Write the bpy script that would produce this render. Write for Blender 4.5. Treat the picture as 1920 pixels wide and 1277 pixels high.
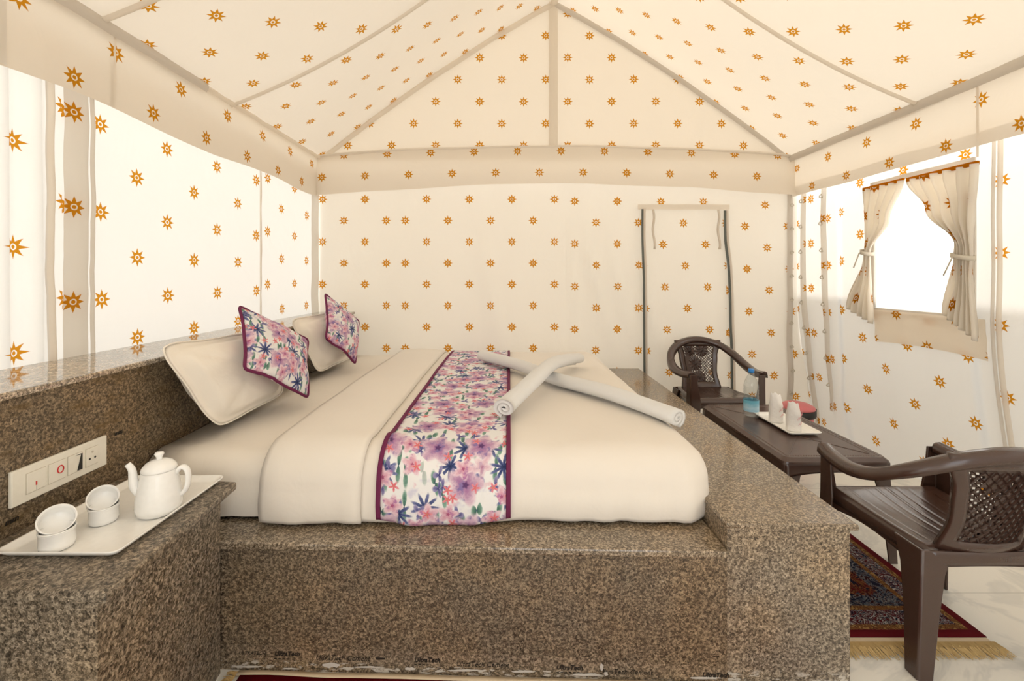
import bpy, bmesh, math, random
from mathutils import Vector, Matrix, noise
random.seed(7)
PI = math.pi
for o in list(bpy.data.objects): bpy.data.objects.remove(o)
scene = bpy.context.scene
COL = scene.collection

# ------------------------------------------------------------------ camera, light, exposure
F, CX, CY, H = 840.0, 955.0, 517.0, 1.30          # focal length / horizon in 1920x1277 pixels, lens height
cam = bpy.data.cameras.new('camera'); cam_o = bpy.data.objects.new('camera', cam); COL.objects.link(cam_o)
cam_o.location = (0, 0, H); cam_o.rotation_euler = (PI/2, 0, 0)
cam.sensor_fit = 'HORIZONTAL'; cam.sensor_width = 36; cam.lens = 36*F/1920
cam.shift_x = (960-CX)/1920; cam.shift_y = -(638.5-CY)/1920
cam.clip_start = .02
scene.camera = cam_o
world = bpy.data.worlds.new('overcast_sky'); scene.world = world; world.use_nodes = True
bg = world.node_tree.nodes['Background']
bg.inputs[0].default_value = (.96, .985, 1.0, 1); bg.inputs[1].default_value = 4.6
sun = bpy.data.lights.new('sun', 'SUN'); sun.energy = 9.0; sun.angle = .035; sun.color = (1, .955, .89)
sun_o = bpy.data.objects.new('sun', sun); COL.objects.link(sun_o)
SUN_EL = math.radians(40); sun_o.location = (8, 1, 8)
sun_o.rotation_euler = Vector((-math.cos(SUN_EL), .08, -math.sin(SUN_EL))).to_track_quat('-Z', 'Y').to_euler()
vs = scene.view_settings
vs.view_transform = 'Standard'; vs.look = 'None'; vs.gamma = 1; vs.use_curve_mapping = False
vs.exposure = -0.64

# ------------------------------------------------------------------ helpers
def link(o, parent=None):
    COL.objects.link(o)
    if parent is not None: o.parent = parent
    return o
def mesh_ob(name, verts, faces, mat=None, parent=None, smooth=True, uv=None):
    me = bpy.data.meshes.new(name); me.from_pydata([tuple(v) for v in verts], [], faces); me.update()
    if mat: me.materials.append(mat)
    if smooth:
        for p in me.polygons: p.use_smooth = True
    if uv:
        L = me.uv_layers.new(name='UVMap')
        for p in me.polygons:
            for li in p.loop_indices:
                L.data[li].uv = uv(me.vertices[me.loops[li].vertex_index].co, p.center, me.loops[li].vertex_index)
    return link(bpy.data.objects.new(name, me), parent)
def bm_ob(name, bm, mat=None, parent=None, smooth=False):
    bmesh.ops.recalc_face_normals(bm, faces=bm.faces[:])
    me = bpy.data.meshes.new(name); bm.to_mesh(me); bm.free()
    if mat: me.materials.append(mat)
    if smooth:
        for p in me.polygons: p.use_smooth = True
    return link(bpy.data.objects.new(name, me), parent)
def surf(name, f, nu, nv, mat=None, parent=None, uv=None, smooth=True, skip=None, us=None, vs_=None):
    """grid surface f(u,v); uv(i,u,v,co) -> texture coordinates"""
    us = us or [i/nu for i in range(nu+1)]; vs_ = vs_ or [j/nv for j in range(nv+1)]
    n = len(us); V = []; P = []
    for v in vs_:
        for u in us: V.append(f(u, v)); P.append((u, v))
    Fc = []
    for j in range(len(vs_)-1):
        for i in range(n-1):
            if skip and skip((us[i]+us[i+1])/2, (vs_[j]+vs_[j+1])/2): continue
            Fc.append((j*n+i, j*n+i+1, (j+1)*n+i+1, (j+1)*n+i))
    g = None
    if uv: g = lambda co, c, k: uv(P[k][0], P[k][1], co, c)
    return mesh_ob(name, V, Fc, mat, parent, smooth, g)
def solid(o, th, off=1.0):
    m = o.modifiers.new('thickness', 'SOLIDIFY'); m.thickness = th; m.offset = off; m.use_even_offset = False; return o
def bevel(o, w=.004, seg=2):
    m = o.modifiers.new('bevel', 'BEVEL'); m.width = w; m.segments = seg; m.limit_method = 'ANGLE'; m.angle_limit = .6; return o
def hexa(name, P, mat, parent=None, bv=0):
    """box from 8 corners: bottom 4 (ccw), top 4"""
    o = mesh_ob(name, P, [(3,2,1,0),(4,5,6,7),(0,1,5,4),(1,2,6,5),(2,3,7,6),(3,0,4,7)], mat, parent, False)
    if bv: bevel(o, bv)
    return o
def box(name, a, b, mat, parent=None, bv=0):
    (x0,y0,z0),(x1,y1,z1) = a, b
    return hexa(name, [(x0,y0,z0),(x1,y0,z0),(x1,y1,z0),(x0,y1,z0),(x0,y0,z1),(x1,y0,z1),(x1,y1,z1),(x0,y1,z1)], mat, parent, bv)
def lathe(name, prof, mat, parent=None, n=40, M=None, smooth=True, caps=True):
    V = []; Fc = []
    for r, z in prof:
        for k in range(n):
            a = 2*PI*k/n; V.append(Vector((r*math.cos(a), r*math.sin(a), z)))
    for j in range(len(prof)-1):
        for k in range(n):
            Fc.append((j*n+k, j*n+(k+1)%n, (j+1)*n+(k+1)%n, (j+1)*n+k))
    if caps: Fc.append(tuple(range(n-1,-1,-1))); m = (len(prof)-1)*n; Fc.append(tuple(range(m, m+n)))
    if M: V = [M @ v for v in V]
    return mesh_ob(name, V, Fc, mat, parent, smooth)
def smooth_path(pts, n=8):
    P = [Vector(p) for p in pts]; out = []
    for i in range(len(P)-1):
        p0 = P[max(i-1,0)]; p1 = P[i]; p2 = P[i+1]; p3 = P[min(i+2,len(P)-1)]
        for k in range(n):
            t = k/n
            out.append(.5*((2*p1)+(p2-p0)*t+(2*p0-5*p1+4*p2-p3)*t*t+(3*p1-p0-3*p2+p3)*t**3))
    out.append(P[-1]); return out
def sweep(name, path, prof, mat, parent=None, up=(0,0,1), closed=False, smooth=True, scale=None, caps=True):
    """sweep a closed 2-D profile [(side, up)] along path"""
    path = [Vector(p) for p in path]; n = len(path); m = len(prof); V = []; Fc = []; up = Vector(up)
    for i, p in enumerate(path):
        if closed: t = path[(i+1)%n]-path[i-1]
        else: t = path[min(i+1,n-1)]-path[max(i-1,0)]
        t.normalize(); s = t.cross(up)
        if s.length < 1e-4: s = t.cross(Vector((0,1,0)))
        s.normalize(); w = s.cross(t); k = scale(i/(n-1)) if scale else 1
        for a, b in prof: V.append(p+s*a*k+w*b*k)
    for i in range(n if closed else n-1):
        for j in range(m):
            a = i*m; b = ((i+1)%n)*m; Fc.append((a+j, a+(j+1)%m, b+(j+1)%m, b+j))
    if not closed and caps: Fc.append(tuple(range(m-1,-1,-1))); Fc.append(tuple(range((n-1)*m, n*m)))
    return mesh_ob(name, V, Fc, mat, parent, smooth)
def circ(r, n=10, sy=1): return [(r*math.cos(2*PI*k/n), r*sy*math.sin(2*PI*k/n)) for k in range(n)]
def empty(name, loc=(0,0,0), rz=0):
    o = bpy.data.objects.new(name, None); o.location = loc; o.rotation_euler = (0,0,rz); o.empty_display_size = .05; return link(o)
def tag(o, label, cat, group=None):
    o['label'] = label; o['category'] = cat
    if group: o['group'] = group
    return o
def struct(o): o['kind'] = 'structure'; return o
def joined(name, parts, mat, parent=None, smooth=False):
    V = []; Fc = []
    for v, f in parts:
        k = len(V); V += v; Fc += [tuple(i+k for i in q) for q in f]
    return mesh_ob(name, V, Fc, mat, parent, smooth)
def nz(x, y, z=0): return noise.noise(Vector((x, y, z)))
def lerp(a, b, t): return a+(b-a)*t
def table_fn(pts):
    def f(t):
        if t <= pts[0][0]: return pts[0][1]
        for (a, b), (c, d) in zip(pts, pts[1:]):
            if t <= c:
                k = (t-a)/(c-a); k = k*k*(3-2*k); return b+(d-b)*k
        return pts[-1][1]
    return f

# ------------------------------------------------------------------ node helpers
class NT:
    def __init__(s, name):
        s.m = bpy.data.materials.new(name); s.m.use_nodes = True; s.t = s.m.node_tree
        for n in list(s.t.nodes): s.t.nodes.remove(n)
        s.out = s.t.nodes.new('ShaderNodeOutputMaterial')
    def n(s, kind, **kw):
        nd = s.t.nodes.new(kind)
        for k, v in kw.items(): setattr(nd, k, v)
        return nd
    def put(s, sock, v):
        if v is None: return
        if isinstance(v, bpy.types.NodeSocket): s.t.links.new(v, sock)
        elif isinstance(v, (tuple, list)): sock.default_value = tuple(v)+((1,) if len(v) == 3 and len(sock.default_value) == 4 else ())
        else: sock.default_value = v
    def math(s, op, a, b=None, c=None, clamp=False):
        nd = s.n('ShaderNodeMath', operation=op, use_clamp=clamp)
        s.put(nd.inputs[0], a); s.put(nd.inputs[1], b); s.put(nd.inputs[2], c); return nd.outputs[0]
    def mix(s, f, a, b, mode='MIX'):
        nd = s.n('ShaderNodeMix', data_type='RGBA', blend_type=mode); nd.clamp_factor = True
        s.put(nd.inputs[0], f); s.put(nd.inputs[6], a); s.put(nd.inputs[7], b); return nd.outputs[2]
    def ramp(s, f, stops, interp='LINEAR'):
        nd = s.n('ShaderNodeValToRGB'); nd.color_ramp.interpolation = interp; e = nd.color_ramp.elements
        while len(e) > 1: e.remove(e[-1])
        e[0].position = stops[0][0]; e[0].color = (*stops[0][1], 1)
        for p, c in stops[1:]:
            k = e.new(p); k.color = (*c, 1)
        s.put(nd.inputs[0], f); return nd.outputs[0]
    def step(s, v, lo, hi):
        nd = s.n('ShaderNodeMapRange', interpolation_type='SMOOTHSTEP'); s.put(nd.inputs[0], v); s.put(nd.inputs[1], lo); s.put(nd.inputs[2], hi); return nd.outputs[0]
    def pos(s): return s.n('ShaderNodeNewGeometry').outputs['Position']
    def obj(s): return s.n('ShaderNodeTexCoord').outputs['Object']
    def uv(s): return s.n('ShaderNodeTexCoord').outputs['UV']
    def sep(s, v):
        nd = s.n('ShaderNodeSeparateXYZ'); s.put(nd.inputs[0], v); return nd.outputs[0], nd.outputs[1], nd.outputs[2]
    def comb(s, x, y, z=0.0):
        nd = s.n('ShaderNodeCombineXYZ'); s.put(nd.inputs[0], x); s.put(nd.inputs[1], y); s.put(nd.inputs[2], z); return nd.outputs[0]
    def noise(s, vec, scale, detail=2, rough=.5, dist=0, col=False):
        nd = s.n('ShaderNodeTexNoise'); s.put(nd.inputs['Vector'], vec); nd.inputs['Scale'].default_value = scale
        nd.inputs['Detail'].default_value = detail; nd.inputs['Roughness'].default_value = rough; nd.inputs['Distortion'].default_value = dist
        return nd.outputs['Color' if col else 'Fac']
    def voro(s, vec, scale, dims='3D', rnd=1.0, feature='F1'):
        nd = s.n('ShaderNodeTexVoronoi', voronoi_dimensions=dims, feature=feature); s.put(nd.inputs['Vector'], vec); nd.inputs['Scale'].default_value = scale
        if 'Randomness' in nd.inputs: nd.inputs['Randomness'].default_value = rnd
        return nd
    def vmath(s, op, a, b=None):
        nd = s.n('ShaderNodeVectorMath', operation=op); s.put(nd.inputs[0], a); s.put(nd.inputs[1], b); return nd.outputs[0]
    def bump(s, h, strength=.3, dist=.01):
        nd = s.n('ShaderNodeBump'); s.put(nd.inputs['Height'], h); nd.inputs['Strength'].default_value = strength; nd.inputs['Distance'].default_value = dist; return nd.outputs[0]
    def pbsdf(s, col, rough=.5, spec=.5, normal=None, **kw):
        nd = s.n('ShaderNodeBsdfPrincipled'); s.put(nd.inputs['Base Color'], col); s.put(nd.inputs['Roughness'], rough); s.put(nd.inputs['Specular IOR Level'], spec)
        if normal is not None: s.put(nd.inputs['Normal'], normal)
        for k, v in kw.items(): s.put(nd.inputs[k.replace('_', ' ')], v)
        return nd.outputs[0]
    def done(s, sh): s.t.links.new(sh, s.out.inputs[0]); return s.m

STEP = .1825       # half spacing of the printed stars
def star_mask(T):
    x, y, _ = T.sep(T.uv())
    p = T.math('MULTIPLY', T.math('ADD', x, y), .5); q = T.math('MULTIPLY', T.math('SUBTRACT', x, y), .5)
    dp = T.math('SUBTRACT', T.math('FRACT', T.math('ADD', p, .5)), .5); dq = T.math('SUBTRACT', T.math('FRACT', T.math('ADD', q, .5)), .5)
    dx = T.math('ADD', dp, dq); dy = T.math('SUBTRACT', dp, dq)
    r = T.math('SQRT', T.math('ADD', T.math('MULTIPLY', dx, dx), T.math('MULTIPLY', dy, dy)))
    th = T.math('DIVIDE', T.math('ARCTAN2', dy, dx), 2*PI/8)
    a = T.math('MULTIPLY', T.math('ABSOLUTE', T.math('SUBTRACT', th, T.math('ROUND', th))), 2)
    Ro, Ri = .232, .112
    inv = T.math('ADD', 1/Ro, T.math('MULTIPLY', a, 1/Ri-1/Ro))
    rr = T.math('MULTIPLY', r, inv)                          # < 1 inside the rays
    inside = T.math('SUBTRACT', 1, T.step(rr, .94, 1.06))
    ring = T.math('MULTIPLY', T.step(r, .036, .044), T.math('SUBTRACT', 1, T.step(r, .062, .070)))
    return T.math('MULTIPLY', inside, T.math('SUBTRACT', 1, ring), clamp=True)
STAR = (.54, .225, .010)
def cloth(name, col, trans=.3, printed=True, fold=.25, tcol=None, tint=.05):
    T = NT(name); P = T.pos()
    c = T.mix(T.noise(P, 1.3, 3), tuple(v*(1-tint) for v in col), tuple(min(1, v*(1+tint)) for v in col))
    tc = T.mix(T.noise(P, 1.1, 3), tuple(v*(1-tint) for v in (tcol or col)), tuple(min(1, v*(1+tint)) for v in (tcol or col)))
    if printed:
        k = star_mask(T); c = T.mix(k, c, STAR); tc = T.mix(k, tc, (.60, .255, .02))
    w = T.noise(P, 900, 1); nrm = T.bump(T.math('ADD', T.math('MULTIPLY', w, .03), T.noise(P, 5, 3, .55, .6)), fold, .02)
    d = T.n('ShaderNodeBsdfDiffuse'); T.put(d.inputs[0], c); T.put(d.inputs['Normal'], nrm)
    t = T.n('ShaderNodeBsdfTranslucent'); T.put(t.inputs[0], tc); T.put(t.inputs['Normal'], nrm)
    mx = T.n('ShaderNodeMixShader'); mx.inputs[0].default_value = trans
    T.t.links.new(d.outputs[0], mx.inputs[1]); T.t.links.new(t.outputs[0], mx.inputs[2])
    return T.done(mx.outputs[0])

def granite(name, dark, mid, light, rough=.3, rust=0, grout=False, scale=1.0, spec=.5, ior=1.5):
    T = NT(name); P = T.pos()
    v = T.voro(P, 170*scale); cellv = T.sep(v.outputs['Color'])[0]
    n1 = T.noise(P, 95*scale, 4, .65); n2 = T.noise(P, 330*scale, 2, .6)
    k = T.math('ADD', T.math('MULTIPLY', cellv, .22), T.math('ADD', T.math('MULTIPLY', n1, .68), T.math('MULTIPLY', n2, .56)))
    c = T.ramp(k, [(.52, dark), (.61, tuple(lerp(a,b,.4) for a,b in zip(dark,mid))), (.70, mid), (.80, light), (.93, tuple(min(1,x*1.7) for x in light))])
    big = T.noise(P, 2.4, 3, .6)
    c = T.mix(T.step(big, .35, .75), c, T.mix(1.0, c, (1.25, 1.12, .95), 'MULTIPLY'))
    if rust:
        st = T.noise(T.vmath('MULTIPLY', P, (1, 5, 14)), 1.7, 4, .65)
        c = T.mix(T.math('MULTIPLY', T.step(st, .5, .72), rust), c, (.13, .075, .02))
    chips = T.voro(P, 34); ch = T.math('SUBTRACT', 1, T.step(chips.outputs['Distance'], .035, .06))
    sel = T.step(T.sep(chips.outputs['Color'])[1], .82, .84)
    c = T.mix(T.math('MULTIPLY', ch, sel), c, (.62, .52, .4))
    if grout:
        z = T.sep(P)[2]; edge = T.math('SUBTRACT', 1, T.step(z, .022, .045))
        g = T.step(T.noise(T.vmath('MULTIPLY', P, (5, 1, 16)), 4, 4, .7), .52, .6)
        c = T.mix(T.math('MULTIPLY', edge, g), c, (.55, .5, .43))
    return T.done(T.pbsdf(c, T.math('ADD', rough, T.math('MULTIPLY', n1, .12 if rough > .2 else .03)), spec, T.bump(n1, .06, .002) if rough > .2 else None, IOR=ior))

def plain(name, col, rough=.5, spec=.5, bump=0, bscale=60, **kw):
    T = NT(name); P = T.pos(); n = T.noise(P, bscale, 3)
    c = T.mix(n, tuple(v*.95 for v in col), tuple(min(1, v*1.05) for v in col))
    return T.done(T.pbsdf(c, rough, spec, T.bump(n, bump, .01) if bump else None, **kw))

def linen(name, col, fold=.35, scale=6, fine=.06):
    T = NT(name); P = T.pos(); w = T.noise(P, 1100, 1); f = T.noise(P, scale, 4, .55, .5)
    c = T.mix(T.noise(P, 2.2, 3), tuple(v*.965 for v in col), tuple(min(1, v*1.03) for v in col))
    return T.done(T.pbsdf(c, .85, .12, T.bump(T.math('ADD', f, T.math('MULTIPLY', w, fine)), fold, .012), Sheen_Weight=.15))

def flower_layer(T, uv, base, scale, off, petals, R, inner, outer, core, rnd=.75, spiky=False, keep=0.0, depth=.42, stretch=(1,1), blotch=None):
    """stamp one printed flower per Voronoi cell on top of base"""
    co = T.vmath('ADD', T.vmath('MULTIPLY', uv, (scale*stretch[0], scale*stretch[1], 0)), (off[0], off[1], 0))
    v = T.voro(co, 1.0, '2D', rnd)
    dx, dy, _ = T.sep(T.vmath('SUBTRACT', co, v.outputs['Position']))
    c0, c1, c2 = T.sep(v.outputs['Color'])
    r = T.math('SQRT', T.math('ADD', T.math('MULTIPLY', dx, dx), T.math('MULTIPLY', dy, dy)))
    th = T.math('ADD', T.math('ARCTAN2', dy, dx), T.math('MULTIPLY', c0, 6.28))
    cs = T.math('COSINE', T.math('MULTIPLY', th, petals))
    wob = T.math('MULTIPLY', T.math('SUBTRACT', T.noise(uv, 30*scale/4, 3, .6), .5), .16 if not spiky else .3)
    lim = T.math('MULTIPLY', T.math('ADD', T.math('ADD', 1-depth, T.math('MULTIPLY', cs, depth)), wob), R)
    k = T.math('DIVIDE', r, T.math('MAXIMUM', lim, .01))
    m = T.math('SUBTRACT', 1, T.step(k, .82, 1.12))
    if keep: m = T.math('MULTIPLY', m, T.step(c2, keep, keep+.02))
    tone = T.math('ADD', T.math('MULTIPLY', k, .75), T.math('MULTIPLY', T.math('SUBTRACT', T.noise(uv, 22*scale/4, 3, .7), .5), .9))
    pc = T.mix(T.step(tone, .1, .9), inner, outer)
    if blotch: pc = T.mix(T.step(T.noise(uv, 16*scale/4, 3, .65), .5, .66), pc, blotch)
    pc = T.mix(T.math('SUBTRACT', 1, T.step(k, .1, .24)), pc, core)
    return T.mix(m, base, pc)
def floral(name):
    T = NT(name); uv = T.uv()
    base = T.mix(T.noise(uv, 9, 3), (.80, .80, .80), (.86, .83, .80))
    base = T.mix(T.math('MULTIPLY', T.step(T.noise(T.vmath('ADD', uv, (3.1, 7.7, 0)), 15, 3, .6), .55, .72), .5), base, (.45, .42, .62))
    base = T.mix(T.math('MULTIPLY', T.step(T.noise(T.vmath('ADD', uv, (9.1, 2.7, 0)), 17, 3, .6), .58, .7), .55), base, (.72, .36, .44))
    # soft violet smudges, green stems and dark navy thistles behind the blossoms
    base = flower_layer(T, uv, base, 8.6, (.3, .1), 2, .46, (.07, .17, .13), (.26, .42, .34), (.05, .09, .14), .8, True, .2, .49, (2.6, 1))
    base = flower_layer(T, uv, base, 8.0, (5.7, 2.9), 9, .40, (.03, .05, .15), (.18, .20, .38), (.02, .03, .09), .8, True, .3, .34)
    base = flower_layer(T, uv, base, 11.5, (3.3, 6.2), 3, .40, (.10, .10, .26), (.36, .33, .52), (.05, .05, .15), .9, True, .45, .42, (1.6, 1))
    # large violet and pink blossoms with rounded petals
    base = flower_layer(T, uv, base, 6.4, (1.2, 8.3), 5, .47, (.40, .19, .36), (.78, .60, .66), (.12, .05, .16), .55, False, .12, .17, (1, 1), (.24, .17, .38))
    base = flower_layer(T, uv, base, 10.5, (7.4, 4.6), 5, .42, (.66, .33, .42), (.82, .66, .70), (.40, .10, .2), .85, False, .35, .2, (1, 1), (.46, .2, .38))
    base = flower_layer(T, uv, base, 17, (2.4, 6.1), 5, .33, (.70, .14, .17), (.76, .34, .38), (.6, .3, .12), .9, False, .7, .35)
    f = T.noise(T.pos(), 9, 3)
    return T.done(T.pbsdf(base, .7, .2, T.bump(f, .2, .01)))

M = {}
M['wall'] = cloth('star_print_wall_canvas', (.85, .81, .75), .285, tcol=(.84, .84, .82), fold=.32, tint=.02)
M['roof'] = cloth('star_print_lined_roof_canvas', (.83, .755, .66), .13, tcol=(.86, .77, .63), tint=.03)
M['wall_l'] = M['wall_r'] = M['wall_b'] = M['wall']
M['gable'] = M['roof_r'] = M['val'] = M['roof']
M['band'] = cloth('doubled_canvas_band', (.84, .79, .72), .38, False, tcol=(.78, .73, .66))
M['webb'] = cloth('grey_webbing', (.68, .62, .55), .2, False, tcol=(.6, .55, .48))
M['seam'] = cloth('seam_canvas', (.86, .79, .70), .36, False, tcol=(.80, .73, .63))
M['bandstar'] = cloth('doubled_star_band', (.84, .79, .72), .38, True, tcol=(.78, .73, .66))
M['flap'] = cloth('folded_flap_canvas', (.94, .87, .78), .7, True, tcol=(.92, .82, .68))
M['curtain'] = cloth('curtain_star_canvas', (.93, .89, .83), .55, tcol=(.92, .87, .78))
M['annex'] = cloth('annex_canvas', (.90, .86, .80), .62, False, tcol=(.92, .88, .82))
M['whitewash'] = plain('whitewashed_masonry', (.82, .80, .76), .9, .1)
M['zip'] = plain('zip_tape', (.11, .12, .105), .6)
M['cord'] = plain('tie_cord', (.62, .56, .46), .8)
G_FRONT = granite('brown_granite_face', (.026, .019, .012), (.115, .084, .054), (.23, .18, .122), .38, 0, True, 1.2)
G_HEAD = granite('brown_granite_headboard', (.026, .018, .011), (.105, .076, .045), (.20, .152, .10), .4, .75, False, 1.15)
G_TOP = granite('polished_granite_slab', (.05, .038, .026), (.165, .128, .088), (.30, .245, .18), .12, .0, False, 1.15, ior=1.6)
G_LEDGE = granite('polished_granite_ledge', (.05, .04, .03), (.24, .20, .15), (.42, .36, .29), .05, 0, spec=.5, ior=2.1)
G_FOOT = granite('tan_granite_block', (.034, .026, .018), (.165, .128, .09), (.30, .248, .185), .38, .1, True, 1.15)
G_BOX = granite('grey_granite_counter', (.03, .025, .018), (.14, .113, .082), (.25, .21, .16), .38, .1, False, .85)
M['duvet'] = linen('ivory_duvet_cotton', (.84, .775, .69), .3)
M['sheet'] = linen('ivory_sheet_cotton', (.91, .84, .74), .45, 4)
M['pillow'] = linen('ivory_pillow_cotton', (.92, .85, .75), .4, 7)
M['towel'] = linen('white_terry_towel', (.93, .92, .90), .5, 40, .8)
M['floral'] = floral('floral_print_cotton')
M['purple'] = plain('plum_piping', (.16, .022, .075), .7, .2)
M['china'] = plain('white_glazed_china', (.94, .93, .90), .1, .6)
M['melamine'] = plain('white_melamine', (.95, .93, .88), .2, .5)
M['switch'] = plain('ivory_switch_plastic', (.84, .80, .70), .35, .5)
M['red'] = plain('red_indicator', (.6, .02, .02), .4)
M['black'] = plain('black_plastic', (.012, .012, .012), .45)
M['brown'] = plain('brown_moulded_plastic', (.055, .027, .019), .22, .75, .04, 220)
M['brown2'] = plain('brown_moulded_plastic_table', (.066, .033, .024), .26, .75, .05, 160)
M['pink'] = plain('pink_bin_plastic', (.70, .19, .20), .4)
M['cap'] = plain('blue_cap_plastic', (.02, .22, .62), .4)
M['ink'] = plain('black_print_ink', (.016, .013, .010), .5)
M['tape'] = granite('dusty_clear_tape', (.045, .034, .023), (.15, .112, .076), (.26, .205, .145), .3, 0)
M['plaster'] = plain('white_plaster_smear', (.55, .5, .44), .9)
M['gold'] = plain('straw_fringe_yarn', (.62, .44, .2), .9, .1)
M['cream'] = plain('cream_rug_binding', (.74, .6, .42), .9, .1)
M['redpile'] = plain('crimson_rug_pile', (.17, .006, .012), .95, .05, .6, 500)
M['sand'] = plain('pale_sand', (.62, .56, .47), .95, .1)
def mk_paper():
    T = NT('white_paper_sleeve'); P = T.pos()
    c = T.mix(T.noise(P, 60, 3), (.80, .76, .72), (.86, .83, .79))
    return T.done(T.pbsdf(c, .6, .3, T.bump(T.noise(P, 55, 3), .5, .006)))
M['paper'] = mk_paper()
M['pinkink'] = plain('pink_print_ink', (.78, .36, .38), .6)
def mk_marble():
    T = NT('white_marble_floor'); P = T.pos()
    w = T.noise(P, 1.6, 5, .6, 1.6); v = T.math('ABSOLUTE', T.math('SUBTRACT', w, .5))
    vein = T.math('SUBTRACT', 1, T.step(v, .0, .05))
    c = T.mix(T.noise(P, .9, 3), (.90, .87, .80), (.84, .80, .71)); c = T.mix(T.math('MULTIPLY', vein, .45), c, (.6, .59, .55))
    x, y, _ = T.sep(P)
    j = T.math('ABSOLUTE', T.math('SUBTRACT', T.math('FRACT', T.math('ADD', T.math('MULTIPLY', y, 1/.9), .46)), .5))
    c = T.mix(T.math('MULTIPLY', T.math('SUBTRACT', 1, T.step(j, .0015, .003)), .5), c, (.4, .38, .33))
    return T.done(T.pbsdf(c, .22, .5))
M['marble'] = mk_marble()
def mk_glass():
    T = NT('clear_bottle_plastic'); g = T.n('ShaderNodeBsdfGlossy'); g.inputs['Roughness'].default_value = .05
    t = T.n('ShaderNodeBsdfTransparent'); t.inputs[0].default_value = (.90, .93, .94, 1)
    lw = T.n('ShaderNodeLayerWeight'); lw.inputs[0].default_value = .35
    m = T.n('ShaderNodeMixShader'); T.t.links.new(T.math('ADD', T.math('MULTIPLY', lw.outputs['Facing'], .5), .07), m.inputs[0])
    T.t.links.new(t.outputs[0], m.inputs[1]); T.t.links.new(g.outputs[0], m.inputs[2]); return T.done(m.outputs[0])
M['bottle'] = mk_glass()
def mk_label():
    T = NT('blue_bottle_label'); z = T.sep(T.obj())[2]; n = T.noise(T.obj(), 60, 2)
    c = T.ramp(T.math('ADD', T.math('MULTIPLY', z, 10.5), T.math('MULTIPLY', T.math('SUBTRACT', n, .5), .22)),
        [(.26, (.62, .78, .86)), (.42, (.34, .60, .76)), (.58, (.5, .70, .80)), (.7, (.36, .60, .72)), (.9, (.16, .46, .60))])
    return T.done(T.pbsdf(c, .4, .4))
M['label'] = mk_label()
def mk_screen():
    T = NT('sun_diffusing_screen'); t = T.n('ShaderNodeBsdfTransparent'); d = T.n('ShaderNodeBsdfTranslucent'); d.inputs[0].default_value = (.9, .89, .87, 1)
    m = T.n('ShaderNodeMixShader'); m.inputs[0].default_value = .93; T.t.links.new(t.outputs[0], m.inputs[1]); T.t.links.new(d.outputs[0], m.inputs[2]); return T.done(m.outputs[0])
M['net'] = mk_screen()  # window net, made diffusing so that no sun patch enters
RX0, RX1, RY0, RY1 = 1.105, 1.705, 1.60, 2.75
def mk_persian():
    T = NT('persian_rug_pile'); P = T.pos(); x, y, _ = T.sep(P)
    e = T.math('MINIMUM', T.math('MINIMUM', T.math('SUBTRACT', x, RX0), T.math('SUBTRACT', RX1, x)), T.math('MINIMUM', T.math('SUBTRACT', y, RY0), T.math('SUBTRACT', RY1, y)))
    n1 = T.noise(P, 26, 2, .5, 3.2); n2 = T.noise(P, 42, 2, .5, 2.2); n3 = T.noise(P, 15, 2, .5, 2.6)
    red, dk, navy, cr, rust = (.12, .008, .012), (.03, .004, .008), (.008, .010, .03), (.55, .50, .46), (.22, .09, .03)
    lace = T.ramp(n1, [(.0, navy), (.40, navy), (.43, cr), (.455, cr), (.475, dk), (.56, red), (.585, (.4, .33, .32)), (.605, navy), (.7, dk)])
    guard = T.ramp(n2, [(.0, rust), (.46, rust), (.5, dk), (.6, (.4, .22, .08))])
    fieldc = T.ramp(n3, [(.0, dk), (.38, red), (.44, rust), (.47, dk), (.53, red), (.57, (.34, .17, .07)), (.6, dk), (.68, navy)])
    inn = T.ramp(n1, [(.0, dk), (.44, navy), (.48, (.16, .19, .22)), (.50, navy), (.56, (.35, .32, .3)), (.585, dk)])
    c = T.mix(T.math('GREATER_THAN', e, .032), red, guard)
    c = T.mix(T.math('GREATER_THAN', e, .056), c, lace); c = T.mix(T.math('GREATER_THAN', e, .128), c, guard)
    c = T.mix(T.math('GREATER_THAN', e, .15), c, inn); c = T.mix(T.math('GREATER_THAN', T.math('ADD', e, T.math('MULTIPLY', T.math('SUBTRACT', n3, .5), .09)), .21), c, fieldc)
    return T.done(T.pbsdf(c, .95, .08, T.bump(T.noise(P, 700, 2), .7, .004)))
M['persian'] = mk_persian()

# ------------------------------------------------------------------ setting: ground, floor, canvas shell
XL_E, XR_E, RIDGE, YB, YF = -1.615, 2.39, .378, 3.82, -.9
ZE, ZR = 2.30, 3.64
struct(mesh_ob('ground', [(-40,-40,-.16),(40,-40,-.16),(40,40,-.16),(-40,40,-.16)], [(0,1,2,3)], M['sand'], None, False))
struct(box('floor', (-1.95, YF, -.15), (2.85, 4.0, 0), M['marble']))

# garden wall outside the window side and the canvas washroom annex behind the back wall
struct(box('wall_garden', (3.62, -6, -.16), (3.80, 9, 2.09), M['whitewash']))
annex = struct(empty('wall_annex', (.45, 4.7, 0)))  # unseen annex, added to cut daylight on the back wall
for a, b in (((-1.8,5.55,-.15),(2.7,5.56,2.2)), ((-1.8,4.0,-.15),(-1.79,5.55,2.2)), ((2.69,4.0,-.15),(2.7,5.55,2.2))):
    box('annex_panel', (a[0]-.45, a[1]-4.7, a[2]), (b[0]-.45, b[1]-4.7, b[2]), M['annex'], annex)
hexa('annex_roof', [(-2.3,-.76,2.24),(2.3,-.76,2.24),(2.3,.9,2.05),(-2.3,.9,2.05),(-2.3,-.76,2.25),(2.3,-.76,2.25),(2.3,.9,2.06),(-2.3,.9,2.06)], M['annex'], annex)

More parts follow.
